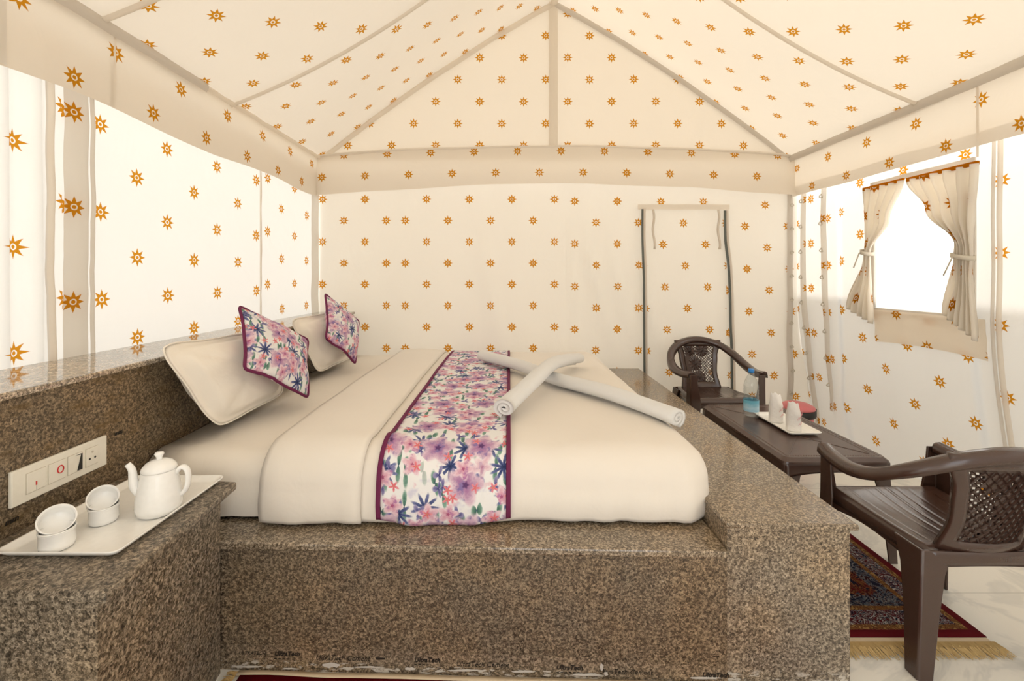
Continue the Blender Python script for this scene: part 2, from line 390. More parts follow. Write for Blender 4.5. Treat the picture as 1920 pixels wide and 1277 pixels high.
def folds(s, z, seed=0, amp=.012):
    return amp*(nz(s*3.1+seed, z*.55, 3.3)*1.0 + .5*nz(s*7.3+seed*2, z*1.1, 9.1))
def wl_x(y, z):      # left wall plane
    base = -1.70+.06*max(0, (y-2.4)/1.4)
    f = folds(y, z, 2, .012)
    f += .035*math.exp(-((y-1.60)/.022)**2) + .03*math.exp(-((y-1.50)/.018)**2)
    return base+f
WL = [(-9, 1.60), (1.605, 1.70), (1.79, 3.0)]
def uv_left(u, v, co, c):
    if c.y < 1.70: y0, z0 = 1.534, 1.764
    elif c.y < 1.795: y0, z0 = 1.722, 1.564
    elif c.y < 3.0: y0, z0 = 1.867, 1.931
    else: y0, z0 = 3.085, 1.605
    return ((co.y-y0)/STEP, (co.z-z0)/STEP)
ysL = sorted(set([YF+i*.1 for i in range(24)]+[1.4+i*.02 for i in range(21)]+[1.70, 1.795, 3.0]+[1.82+i*.05 for i in range(41)]))
ysL = [y for y in ysL if y <= YB+.01]
zs = [.93+i*.06 for i in range(22)]
wall_left = struct(surf('wall_left', lambda y, z: Vector((wl_x(y, z), y, z)), 0, 0, M['wall_l'], None, uv_left, True, None, ysL, zs))
# doubled fabric band and seams on the left wall
def strip_left(name, y0, y1, mat, d=.012, uv=None, wav=.0):
    o = surf(name, lambda u, v: Vector((wl_x(lerp(y0,y1,u), 0)+d+folds(v*2.2, y0, 8, .006)+.012*math.sin(PI*u), lerp(y0,y1,u)+wav*nz(v*3, y0), lerp(.985, 2.14, v))), 6, 24, mat, wall_left, uv)
    return o
strip_left('canvas_band', 1.693, 1.795, M['bandstar'], .014, lambda u, v, co, c: ((co.y-1.722)/STEP, (co.z-1.564)/STEP))
strip_left('seam_fold', 1.788, 1.803, M['band'], .028, None, .006)
strip_left('seam_fold', 1.592, 1.612, M['seam'], .03, None, .012)
strip_left('seam_fold', 1.628, 1.637, M['band'], .01, None, .012)
strip_left('seam_fold', 3.0, 3.012, M['seam'], .006)
strip_left('corner_band', 3.70, 3.83, M['band'], .01)

# back wall
def wb_y(x, z):
    y = YB+.02+folds(x*.8, z, 5, .012)
    # slack diagonal drapes right of centre
    for x0, k, a, w in ((.62, -.30, .05, .045), (.80, -.34, .045, .05), (.98, -.36, .04, .045), (-.25, -.22, .035, .06), (.52, -.06, .03, .03)):
        t = (2.0-z); xc = x0+(-k)*t*t*.55
        y -= a*math.exp(-((x-xc)/w)**2)*min(1, max(0, (z-.5)*1.5))*min(1, max(.25, t*1.5))
    if x > 1.9: y -= .02*math.sin((z*9)+x*4)*min(1, max(0, 1.2-z))
    return y
def uv_back(u, v, co, c):
    if c.x < -.955: x0, z0 = -1.055, 1.773
    elif c.x < .482: x0, z0 = -.891, 1.773
    elif c.x < 1.132: x0, z0 = .741, 1.755
    elif c.x < 1.86: x0, z0 = 1.487, 1.750
    else: x0, z0 = 2.015, 1.723
    sk = .05*(1.8-co.z) if c.x > 1.132 else 0
    return ((co.x-x0-sk)/STEP, (co.z-z0)/STEP)
xsB = sorted(set([-1.72+i*.04 for i in range(111)]+[-.955, .482, 1.132, 1.86]))
zsB = [0.0+i*.06 for i in range(37)]
wall_back = struct(surf('wall_back', lambda x, z: Vector((x, wb_y(x, z), z)), 0, 0, M['wall_b'], None, uv_back, True, None, xsB, zsB))
# unseen annex added behind keeps daylight off the rear canvas
def gy(x, z): return YB-.01+folds(x, z, 11, .008)
def slope_z(x, y):
    if x > RIDGE: t = (XR_E-x)/(XR_E-RIDGE)
    else: t = (x-XL_E)/(RIDGE-XL_E)
    t = max(0, min(1, t)); k = max(0, min(1, (y-2.6)/(YB-2.6))); k = k*k*(3-2*k)
    b = lerp(-.15, .065, k)
    return ZE+(ZR-ZE)*t+b*4*t*(1-t)
def gable_pt(u, v):
    x = lerp(XL_E, XR_E, u); zt = slope_z(x, YB); z = lerp(ZE-.02, zt+.01, v); return Vector((x, gy(x, z), z))
gable = struct(surf('wall_gable', gable_pt, 80, 18, M['gable'], None, lambda u, v, co, c: ((co.x-.309)/.187, (co.z-3.342)/.187)))
surf('gable_band', lambda u, v: Vector((.335+.075*u, gy(.36, 0)-.02-.01*math.sin(PI*u), lerp(2.33, 3.62, v))), 4, 12, M['seam'], gable)
for sx, e in ((0, XL_E), (1, XR_E)):
    def g(u, v, e=e):
        x = lerp(e, RIDGE, u); s = 1 if e > 0 else -1
        return Vector((x, YB-.03-.012*math.sin(PI*v), slope_z(x, YB)-.012-.052*v+.006*nz(x*5, e)))
    surf('gable_edge_band', g, 40, 4, M['webb' if sx else 'seam'], gable)

# right wall with a window opening
WY0, WY1, WZ0, WZ1 = 2.40, 3.02, 1.085, 1.90
def wr_x(y, z):
    x = 2.47+.14*max(0, 1-z/1.1)**1.3+folds(y, z, 21, .014)
    x -= .05*math.exp(-((y-3.30-(1-z)*.10)/.10)**2)*max(0, 1-z)      # slack slump by the corner
    d = (y-2.9)-(1.0-z)*.75; x -= .03*math.exp(-(d/.10)**2)*max(0, 1-z/1.05)
    return x
def uv_right(u, v, co, c):
    y0, z0 = (2.618, .68) if c.y > 2.30 else (2.253, 1.415)
    if c.y > 3.36: y0, z0 = 3.48, 1.38
    return ((co.y-y0)/STEP, (co.z-z0)/STEP)
ysR = sorted(set([YF+i*.1 for i in range(31)]+[2.2+i*.04 for i in range(42)]+[WY0, WY1, 2.30, 3.36])); ysR = [y for y in ysR if y <= YB+.04]
zsR = sorted(set([0+i*.06 for i in range(36)]+[WZ0, WZ1]))
wall_right = struct(surf('wall_right', lambda y, z: Vector((wr_x(y, z), y, z)), 0, 0, M['wall_r'], None, uv_right, True,
    lambda y, z: WY0 < y < WY1 and WZ0 < z < WZ1, ysR, zsR))
def strip_right(name, y0, y1, mat, z0, z1, d=.012, wav=.01, uv=None, parent=None, lean=0):
    return surf(name, lambda u, v: Vector((wr_x(lerp(y0,y1,u)+lean*(1-v), lerp(z0,z1,v))-d-.012*math.sin(PI*u), lerp(y0,y1,u)+lean*(1-v)+wav*nz(v*4, y0), lerp(z0, z1, v))), 5, 26, mat, parent or wall_right, uv)
uvr = lambda u, v, co, c: ((co.y-3.50)/STEP, (co.z-1.38)/STEP)
strip_right('laced_band', 3.46, 3.52, M['bandstar'], .25, 2.02, .02, .03, uvr)
strip_right('laced_band', 3.69, 3.76, M['bandstar'], .02, 2.02, .02, .02, uvr)
strip_right('seam_fold', 2.235, 2.262, M['seam'], .02, 2.06, .012, .012)
strip_right('seam_fold', 2.27, 2.285, M['band'], .02, 2.06, .012, .012)
for yy, y0_, wv, zb_, zl_ in ((3.49, 3.46, .03, .25, 1.77), (3.725, 3.69, .02, .02, 2.0)):                                                      # lacing knots
    for k in range(8):
        z = .45+k*.21; yk = yy+wv*nz((z-zb_)/zl_*4, y0_); c = Vector((wr_x(yk, z)-.04, yk, z))
        sweep('lacing_knot', [c+Vector((.012*math.cos(a), .006*math.sin(2*a), .014*math.sin(a))) for a in [i*2*PI/12 for i in range(12)]], circ(.004, 6), M['cord'], wall_right, (1,0,0), True)
# corner poles behind the laced edge of the back wall
for x in (2.33,):
    surf('laced_band', lambda u, v: Vector((2.37+.05*u+.008*nz(v*5, 1), wb_y(2.40, lerp(.02, 2.02, v))-.02-.012*math.sin(PI*u), lerp(.02, 2.02, v))), 4, 26, M['webb'], wall_back)
for k in range(9):
    z = .3+k*.2; c = Vector((2.395, wb_y(2.39, z)-.045, z))
    sweep('lacing_knot', [c+Vector((.014*math.cos(a), .006*math.sin(2*a), .012*math.sin(a))) for a in [i*2*PI/12 for i in range(12)]], circ(.004, 6), M['cord'], wall_back, (0,1,0), True)

# unseen entrance wall behind the camera, added to cut front light, flaps parted
def wf(u, v, x0, x1, zt=None):
    x = lerp(x0, x1, u); zz = min(slope_z(max(XL_E, min(XR_E, x)), YF), 3.6)
    return Vector((x, YF+folds(x, v*2, 31, .02), lerp(0, zz, v)))
wall_front = struct(empty('wall_front', (0, YF, 0)))
for x0, x1 in ((-1.75, -.25), (1.05, 2.62)):
    surf('entrance_panel', lambda u, v, a=x0, b=x1: wf(u, v, a, b)-Vector((0, YF, 0)), 30, 24, M['wall_b'], wall_front, lambda u, v, co, c: (co.x/STEP, co.z/STEP))
surf('entrance_header', lambda u, v: Vector((lerp(-.25, 1.05, u), folds(u, v, 3, .02), lerp(2.0, slope_z(lerp(-.25, 1.05, u), YF), v))), 20, 10, M['wall_b'], wall_front, lambda u, v, co, c: (co.x/STEP, co.z/STEP))

# roof: two slopes in bays, rafter seams, eave webbing
ceiling = struct(empty('ceiling'))
bays = [(-.9, 1.75), (1.75, 2.6), (2.6, YB)]
LS = math.hypot(RIDGE-XL_E, ZR-ZE)/(RIDGE-XL_E); RS = math.hypot(XR_E-RIDGE, ZR-ZE)/(XR_E-RIDGE)
for y0, y1 in bays:
    surf('roof_panel', lambda u, v, y0=y0, y1=y1: Vector((lerp(XL_E-.05, RIDGE, v), lerp(y0,y1,u), slope_z(lerp(XL_E-.05, RIDGE, v), lerp(y0,y1,u))+.01*nz(lerp(y0,y1,u)*2, v*4))), 14, 28, M['roof'], ceiling,
        lambda u, v, co, c: ((co.y-2.144)/STEP, ((co.x-XL_E)*LS-.218)/STEP))
    surf('roof_panel', lambda u, v, y0=y0, y1=y1: Vector((lerp(XR_E+.05, RIDGE, v), lerp(y0,y1,u), slope_z(lerp(XR_E+.05, RIDGE, v), lerp(y0,y1,u))+.01*nz(lerp(y0,y1,u)*2, v*4, 5))), 14, 28, M['roof_r'], ceiling,
        lambda u, v, co, c: ((co.y-2.535)/STEP, ((XR_E-co.x)*RS-.577)/STEP))
for y in (1.75, 2.6):
    for e in (XL_E, XR_E):
        surf('rafter_seam', lambda u, v, y=y, e=e: Vector((lerp(e, RIDGE, u), y-.016+.032*v, slope_z(lerp(e, RIDGE, u), y)-.012-.012*math.sin(PI*v))), 30, 4, M['seam'], ceiling)
surf('ridge_band', lambda u, v: Vector((RIDGE-.03+.06*v, lerp(YF, YB-.02, u), ZR-.05-.01*math.sin(PI*v))), 20, 4, M['seam'], ceiling)
surf('eave_band', lambda u, v: Vector((XR_E-.028-.012*math.sin(PI*v), lerp(YF, YB-.03, u), ZE+.012-.055*v+.008*nz(u*14, 1))), 50, 4, M['webb'], ceiling)
surf('eave_band', lambda u, v: Vector((XL_E+.028+.012*math.sin(PI*v), lerp(YF, 2.35, u), ZE+.012-.05*v+.008*nz(u*14, 3))), 40, 4, M['webb'], ceiling)
surf('eave_band', lambda u, v: Vector((XL_E+.02+.01*math.sin(PI*v), lerp(2.35, YB-.03, u), ZE+.006-.03*v+.008*nz(u*14, 3))), 40, 4, M['seam'], ceiling)

# hanging valances round the eaves
def val_zb(s): return 1.97+.008*math.sin(s*5)+.012*nz(s*2, 4)
tl = surf('trim_1', lambda u, v: Vector((XL_E-.005+.02*math.sin(v*2)*.5+.010*nz(u*9, v*2, 7)*v, lerp(YF, YB-.02, u), lerp(ZE, val_zb(u*5), v))), 90, 8, M['val'], None, lambda u, v, co, c: ((co.y-2.022)/STEP, (co.z-2.034)/STEP))
struct(tl)
surf('seam_fold', lambda u, v: Vector((XL_E+.016, 1.425-.03*u, lerp(ZE, 1.97, v))), 2, 6, M['band'], tl)
surf('seam_fold', lambda u, v: Vector((XL_E+.018, 1.82-.012*u, lerp(ZE-.02, 1.985, v))), 2, 6, M['val'], tl, lambda u, v, co, c: (1, 0))
tb = surf('trim_2', lambda u, v: Vector((lerp(XL_E-.02, XR_E+.03, u), YB-.05-.02*v+.012*nz(u*9, v*2, 2)*v-.01*math.sin(PI*u), lerp(ZE+.0+.085*math.sin(PI*max(0, min(1, u)))**.7+.008*nz(u*6, 1), 1.975+.095*math.sin(PI*min(1, max(0, u)))**1.1+.012*nz(u*7, 4), v))), 90, 8, M['val'], None,
    lambda u, v, co, c: ((co.x+.114)/STEP, (co.z-2.164-.04*math.sin(PI*(co.x-XL_E)/(XR_E-XL_E))+.04)/STEP))
struct(tb)
surf('hem_fold', lambda u, v: Vector((lerp(XL_E, XR_E, u), YB-.055-.012*math.sin(PI*v), ZE+.012-.022*v+.01*nz(u*8, 2)+.085*math.sin(PI*u)**.7)), 60, 3, M['val'], tb, lambda u, v, co, c: (1, 0))
tr = surf('trim_3', lambda u, v: Vector((XR_E+.01-.010*nz(u*9, v*2, 5)*v, lerp(YF, YB+.03, u), lerp(ZE, 1.965+.012*nz(u*9, 8), v))), 90, 8, M['val'], None, lambda u, v, co, c: ((co.y-2.827)/STEP, (co.z-2.0135)/STEP))
struct(tr)
surf('seam_fold', lambda u, v: Vector((XR_E-.02, 2.275-.014*u, lerp(ZE-.03, 1.90, v))), 2, 6, M['seam'], tr)

# window: hemmed opening, net made diffusing against sun patches, rolled flap below
win = struct(empty('window_1', (2.47, 2.7, 1.085)))
def wbar(name, y0, y1, z0, z1, mat=M['band']):
    o = surf(name, lambda u, v: Vector((wr_x(lerp(y0,y1,u), lerp(z0,z1,v))-.012-2.47, lerp(y0,y1,u)-2.7, lerp(z0,z1,v)-1.085)), 12, 12, mat, win); solid(o, .01, 0); return o
wbar('hem', WY0-.03, WY1+.03, WZ0-.035, WZ0); wbar('hem', WY0-.03, WY1+.03, WZ1, WZ1+.03)
wbar('hem', WY0-.03, WY0+.0, WZ0, WZ1); wbar('hem', WY1, WY1+.03, WZ0, WZ1)
surf('diffusing_screen', lambda u, v: Vector((wr_x(lerp(WY0,WY1,u), lerp(WZ0,WZ1,v))+.004-2.47, lerp(WY0,WY1,u)-2.7, lerp(WZ0,WZ1,v)-1.085)), 10, 10, M['net'], win)
surf('flap', lambda u, v: Vector((wr_x(lerp(2.30,3.0,u), lerp(.86,1.075,v))-.03+.008*nz(u*4, v*3)-2.47, lerp(2.30,3.0,u)-2.7, lerp(.86+.06*u*(1-u),1.075,v)-1.085)), 24, 8, M['flap'], win, lambda u, v, co, c: ((co.y+2.7-2.46)/STEP, (co.z+1.085-1.06)/STEP))
# door in the back wall: zips, lintel band, tie straps
door = struct(empty('door_1', (1.5, YB, 0)))
def zipline(pts, w):
    P = smooth_path(pts, 6)
    sweep('zip', [p-Vector((1.5, YB, 0)) for p in P], [(-w,-.004),(w,-.004),(w,.004),(-w,.004)], M['zip'], door, (0,-1,0), False, False)
    sweep('zip_flap', [p-Vector((1.5-w*1.6, YB+.004, 0)) for p in P], [(-w*.9,-.004),(w*.9,-.004),(w*.9,.004),(-w*.9,.004)], M['seam'], door, (0,-1,0), False, False)
def bp(px, py, d=.03): x = (px-955)*.004548; z = 1.3-(py-517)*.004548; return (x, wb_y(x, z)-d, z)
zipline([bp(1203,393,.045), bp(1203,450,.045), bp(1205,520,.045), bp(1206,600,.045), bp(1207,694,.045), bp(1207,760,.045)], .0095)
zipline([bp(1358,395), bp(1359,450), bp(1365,500), bp(1368,560), bp(1369,610), bp(1371,660), bp(1372,770)], .0105)
surf('lintel_band', lambda u, v: Vector((lerp(1.09, 1.87, u)-1.5, wb_y(lerp(1.09,1.87,u), 1.88)-.035-YB, lerp(1.862, 1.905, v)+.004*nz(u*6, 2))), 20, 3, M['val'], door, lambda u, v, co, c: (1, 0))
for px in (1222, 1343):
    a = bp(px, 394, .04); b = bp(px+2, 468, .04)
    sweep('tie_strap', [(lerp(a[0],b[0],t)+.008*math.sin(t*9)-1.5, a[1]-.012-YB, lerp(a[2],b[2],t)) for t in [i/10 for i in range(11)]], [(-.009,-.003),(.009,-.003),(.009,.003),(-.009,.003)], M['seam'], door, (0,-1,0))

# curtains tied back at the window
def curtain(label, L, R, ZL, ZR_, zt, tie, n, X0=2.40):
    t = empty('curtain', (X0, (L(0)+R(0))/2, zt)); tag(t, label, 'curtain', 'tied window curtains')
    ox, oy, oz = t.location
    def f(u, v):
        y = lerp(L(v), R(v), u); w = abs(L(v)-R(v)); z = lerp(zt, lerp(ZL, ZR_, u), v)
        g = min(.028, .09*w+.006)
        return Vector((X0+g*math.sin(2*PI*n*u+.6*nz(v*2, u*3))+.012*nz(u*4, v*3)-.02-ox, y+.008*nz(u*9, v*4)-oy, z-oz))
    c = surf('curtain_cloth', f, 64, 44, M['curtain'], t, lambda u, v, co, cc: ((u*n*.9)/STEP*.17+1.4, (co.z+oz-1.43)/STEP+.55)); solid(c, .003, 0)
    yc = (L(tie)+R(tie))/2; w = abs(L(tie)-R(tie))/2+.006; z = lerp(zt, (ZL+ZR_)/2, tie)
    sweep('tie_band', [(X0-.022+.04*math.cos(a)-ox, yc+w*math.sin(a)-oy, z+.012*math.sin(a)-oz) for a in [2*PI*i/24 for i in range(24)]], [(-.003,-.012),(.003,-.012),(.003,.012),(-.003,.012)], M['cord'], t, (0,0,1), True)
    sweep('tie_cord', [(X0-.066-ox, yc+.01+.01*k-oy, z-.02*k-oz) for k in range(6)], circ(.004, 6), M['cord'], t, (1,0,0))
    box('header', (X0-.026-ox, min(L(0),R(0))+.004-oy, -.006), (X0-.010-ox, max(L(0),R(0))-.004-oy, .016), M['curtain'], t, .004)
curtain('cream star-print curtain on the window side nearest the back corner, tied low', table_fn([(0,3.02),(.46,3.0),(.55,3.0),(1,3.165)]), table_fn([(0,2.70),(.25,2.80),(.47,2.955),(.55,2.955),(1,2.93)]), 1.08, .985, 1.875, .5, 5)
curtain('wider cream star-print curtain on the window side nearer the armchair', table_fn([(0,2.69),(.25,2.57),(.52,2.395),(.6,2.395),(1,2.465)]), table_fn([(0,2.27),(.5,2.30),(.6,2.305),(1,2.275)]), 1.10, .965, 1.87, .56, 6)

# ------------------------------------------------------------------ granite bed surround
ZP, ZBLK, ZBOX, ZLED, XH = .427, .513, .616, .995, -1.32
XI, XO = .697, 1.083
def fy(x): return 1.452-.029*x            # slightly skewed front plane
def skew_box(name, x0, x1, z0, z1, y1, mat, parent, d=0, bv=0):
    return hexa(name, [(x0,fy(x0)-d,z0),(x1,fy(x1)-d,z0),(x1,y1,z0),(x0,y1,z0),(x0,fy(x0)-d,z1),(x1,fy(x1)-d,z1),(x1,y1,z1),(x0,y1,z1)], mat, parent, bv)
plat = empty('bed_platform'); tag(plat, 'low brown granite bed platform with taped front panel under the mattress', 'platform')
skew_box('front_panel', -1.30, XI-.001, 0, ZP-.026, 3.81, G_FRONT, plat)
skew_box('top_slab', -1.30, XI-.001, ZP-.025, ZP, 3.81, G_TOP, plat, .014, .006)
foot = empty('granite_footboard'); tag(foot, 'raised speckled granite block at the foot of the bed with polished overhanging top', 'footboard')
hexa('block', [(XI,1.434,0),(XO,1.424,0),(XO,3.81,0),(XI,3.81,0),(XI,1.434,ZBLK-.021),(XO,1.424,ZBLK-.021),(XO,3.81,ZBLK-.021),(XI,3.81,ZBLK-.021)], G_FOOT, foot)
hexa('top_slab', [(XI-.004,1.428,ZBLK-.02),(XO+.022,1.412,ZBLK-.02),(XO+.018,3.81,ZBLK-.02),(XI-.004,3.81,ZBLK-.02),(XI-.004,1.428,ZBLK),(XO+.022,1.412,ZBLK),(XO+.018,3.81,ZBLK),(XI-.004,3.81,ZBLK)], G_TOP, foot, .006)
hb = empty('granite_headboard'); tag(hb, 'long brown granite headboard wall with a polished pale ledge along the left tent side', 'headboard')
box('panel', (-1.60, .2, 0), (XH, 3.79, ZLED-.021), G_HEAD, hb)
hexa('ledge_slab', [(-1.672,.2,ZLED-.02),(XH+.012,.2,ZLED-.02),(XH+.012,3.80,ZLED-.02),(-1.615,3.80,ZLED-.02),(-1.672,.2,ZLED),(XH+.012,.2,ZLED),(XH+.012,3.80,ZLED),(-1.615,3.80,ZLED)], G_LEDGE, hb, .006)
ctr = empty('bedside_counter'); tag(ctr, 'granite bedside counter with rounded slab top carrying the tea tray', 'counter')
hexa('body', [(XH+.001,1.0,0),(-.905,.985,0),(-.945,1.465,0),(XH+.001,1.465,0),(XH+.001,1.0,ZBOX-.027),(-.905,.985,ZBOX-.027),(-.945,1.465,ZBOX-.027),(XH+.001,1.465,ZBOX-.027)], G_BOX, ctr)
# keep the counter clear of the platform front
hexa('top_slab', [(XH+.001,.985,ZBOX-.026),(-.868,.965,ZBOX-.026),(-.905,1.49,ZBOX-.026),(XH+.001,1.54,ZBOX-.026),(XH+.001,.985,ZBOX),(-.868,.965,ZBOX),(-.905,1.49,ZBOX),(XH+.001,1.54,ZBOX)], G_BOX, ctr, .007)
# printed cement tape and plaster smears along the platform foot
def text(name, s, size, loc, mat, parent, rot=(PI/2,0,0), shear=.25, bold=0):
    cu = bpy.data.curves.new('t', 'FONT'); cu.body = s; cu.size = size; cu.extrude = .0004; cu.shear = shear; cu.offset = bold; cu.resolution_u = 2
    o = bpy.data.objects.new('t', cu); COL.objects.link(o); bpy.context.view_layer.update()
    me = bpy.data.meshes.new_from_object(o.evaluated_get(bpy.context.evaluated_depsgraph_get())); bpy.data.objects.remove(o)
    me.materials.clear(); me.materials.append(mat); me.name = name
    q = bpy.data.objects.new(name, me); q.location = loc; q.rotation_euler = rot; return link(q, parent)
def front(px, py): # point on the platform face below a pixel
    y = 1.45
    for _ in range(4): x = (px-CX)*y/F; y = fy(x)
    return x, y, H-(py-CY)*y/F
for p0, p1 in (((425,1218),(1130,1245)), ((1135,1250),(1364,1262))):
    a = front(*p0); b = front(*p1)
    hexa('clear_tape', [(a[0],a[1]-.0012,a[2]-.028),(b[0],b[1]-.0012,b[2]-.028),(b[0],b[1]-.0002,b[2]-.028),(a[0],a[1]-.0002,a[2]-.028),(a[0],a[1]-.0012,a[2]+.02),(b[0],b[1]-.0012,b[2]+.02),(b[0],b[1]-.0002,b[2]+.02),(a[0],a[1]-.0002,a[2]+.02)], M['tape'], plat)
for s, px, py, sz, bd in (('ULTRATECH', 448, 1226, .016, 0), ('UltraTech', 515, 1228, .0205, .0006), ('UltraTech Cement', 592, 1236, .0235, 0), ('UltraTech', 777, 1240, .0205, .0006), ('UltraTech Cement', 855, 1248, .0225, 0), ('UltraTech', 1043, 1254, .0205, .0006), ('UltraTech Cement', 1122, 1262, .0225, 0), ('UltraTech', 1316, 1268, .0205, .0006)):
    x, y, z = front(px, py); text('printed_lettering', s, sz, (x, y-.0022, z), M['ink'], plat, (PI/2, 0, -.029), .25, bd)
for px, py in ((515, 1233), (777, 1244), (1043, 1259)):
    x, y, z = front(px, py)
    for k in range(6): box('printed_dash', (x+k*.0135, y-.0026, z-.004), (x+k*.0135+.008, y-.0016, z-.0005), M['ink'], plat)
x, y, z = front(705, 1234); box('printed_dash', (x, y-.003, z-.003), (x+.03, y-.0015, z+.003), M['ink'], plat)
def smear(px, py, w, h, seed):
    x, y, z = front(px, py); n = 18; V = []; 
    for k in range(n):
        a = 2*PI*k/n; r = 1+.55*nz(math.cos(a)*2+seed, math.sin(a)*2, seed)
        V.append((x+w*r*math.cos(a), y-.002-.0008*(k%2), max(.004, z+h*r*math.sin(a))))
    c = len(V); V.append((x, y-.0035, max(.005, z)))
    mesh_ob('plaster_smear', V, [(k, (k+1)%n, c) for k in range(n)], M['plaster'], plat)
for i, (px, py, w, h) in enumerate(((622,1246,.03,.008),(470,1249,.05,.003),(690,1250,.05,.003),(870,1256,.05,.0035),(980,1258,.04,.004),(1100,1264,.05,.004),(1128,1250,.006,.011),(1136,1262,.006,.007),(1325,1270,.055,.004),(545,1253,.03,.003),(770,1253,.018,.005))): smear(px, py, w, h, i*3.7)
text('printed_lettering', 'mm', .022, (XH+.002, 1.17, .645), M['ink'], hb, (PI/2, 0, PI/2), .2, .0006)
text('printed_lettering', 'mm', .020, (XH+.002, 1.495, .765), M['ink'], hb, (PI/2, 0, PI/2), .2, .0006)

# ------------------------------------------------------------------ bed linen
YIF, YIB, ZIN, RB = 1.70, 3.64, .555, .125          # inner box that is inflated by a radius
def wrinkle(p):
    w = .007*nz(p.x*2.3, p.y*2.3, p.z*2)+.004*nz(p.x*6, p.y*5, p.z*4)
    if p.y < 1.72: w += .006*nz(p.x*13, p.z*3.5, 2)+.014*nz(p.x*4, p.z*2.2, 7)
    if p.y < 1.72: w += max(0, (.60-p.z)/.16)*.017*nz(p.x*11, 3.3, p.z*2)
    k = max(0, min(1, (p.x-.25)/.4))*max(0, min(1, (1.95-p.y)/.3)); w += k*.02*nz(p.x*11+p.y*3, p.z*4, 4)
    return w
def ring(x, rad, zb=ZP+.012, back=True, bulge=.012, crown=.02):
    """cross-section of the bed at x: front hem, front roll, top, back roll"""
    P = []; y0 = YIF-rad; zt = ZIN
    for k in range(9):
        t = k/9; P.append((Vector((x, y0-bulge*math.sin(PI*(t*.8+.1)), lerp(zb, zt, t))), Vector((0,-1,0))))
    for k in range(10):
        a = PI/2*k/9; P.append((Vector((x, YIF-rad*math.cos(a)-bulge*.3*(1-k/9), zt+rad*math.sin(a))), Vector((0,-math.cos(a),math.sin(a)))))
    for k in range(1, 44):
        t = k/44; P.append((Vector((x, lerp(YIF, YIB, t), zt+rad+crown*math.sin(PI*t)*.6)), Vector((0,0,1))))
    for k in range(8):
        a = PI/2*(1-k/7); P.append((Vector((x, YIB+rad*math.cos(a), zt+rad*math.sin(a))), Vector((0,math.cos(a),math.sin(a)))))
    for k in range(1, 4): P.append((Vector((x, YIB+rad, lerp(zt, zb, k/3))), Vector((0,1,0))))
    return P
def loft(name, secs, mat, parent=None, off=0, close=(False, False), uv=False, cutfront=None):
    V = []; Fc = []; S = []
    for x, rad, *rest in secs:
        kw = rest[0] if rest else {}
        R = ring(x, rad, **kw); arc = 0; last = None
        for p, n in R:
            if last is not None: arc += (p-last).length
            last = p.copy(); V.append(p+n*(wrinkle(p)+off)); S.append((x, arc))
    m = len(ring(0, .1))
    for i in range(len(secs)-1):
        for j in range(m-1): Fc.append((i*m+j, (i+1)*m+j, (i+1)*m+j+1, i*m+j+1))
    if close[0]: Fc.append(tuple(range(m)))
    if close[1]: k = (len(secs)-1)*m; Fc.append(tuple(range(k+m-1, k-1, -1)))
    return mesh_ob(name, V, Fc, mat, parent, True, (lambda co, c, k: S[k]) if uv else None)
def xs_(a, b, n): return [lerp(a, b, i/n) for i in range(n+1)]
mat_ = empty('mattress', (0,0,0)); tag(mat_, 'thick mattress in a fitted ivory sheet between the headboard and footboard', 'mattress')
Rm = RB-.028; secs = []
for k in range(7):
    a = PI/2*k/6; secs.append((XH+.012+Rm*(1-math.sin(a)), Rm*math.cos(PI/2-a) if k else .002))
secs += [(x, Rm) for x in xs_(XH+.012+.02, .56, 44) if x > XH+.12]
for k in range(1, 6):
    a = PI/2*k/6; secs.append((.56+Rm*math.sin(a), Rm*math.cos(a)))
loft('fitted_sheet', secs, M['sheet'], mat_, -.002, (True, True))
duv = empty('duvet'); tag(duv, 'puffy ivory duvet covering the foot two thirds of the bed', 'duvet')
XD = .735
secs = [(x, RB) for x in xs_(-.86, XD-RB, 46)]
for k in range(1, 9):
    a = PI/2*k/8; secs.append((XD-RB+RB*math.sin(a), max(.004, RB*math.cos(a))))
solid(loft('cover', secs, M['duvet'], duv, 0, (False, True)), .018, -1)
secs = []
for i, x in enumerate(xs_(-.875, -.515, 16)):
    t = i/16; puff = .012*math.sin(PI*t)**.5
    secs.append((x, RB+.012+puff))
fo = loft('turned_down_fold', secs, M['duvet'], duv, 0); solid(fo, .012, -1)
run = empty('bed_runner'); tag(run, 'floral print bed runner with plum edges laid across the duvet', 'bed runner')
X0, X1 = -.462, .005
def runx(x): return x
secs = [(x, RB+.011, dict(zb=.452-.022*math.sin(PI*i/20))) for i, x in enumerate(xs_(X0+.014, X1-.014, 20))]
solid(loft('printed_panel', secs, M['floral'], run, 0, uv=True), .005, -1)
for a in (X0, X1-.016):
    secs = [(x, RB+.014, dict(zb=.455)) for x in xs_(a, a+.016, 3)]
    solid(loft('edge_band', secs, M['purple'], run, 0), .007, -1)

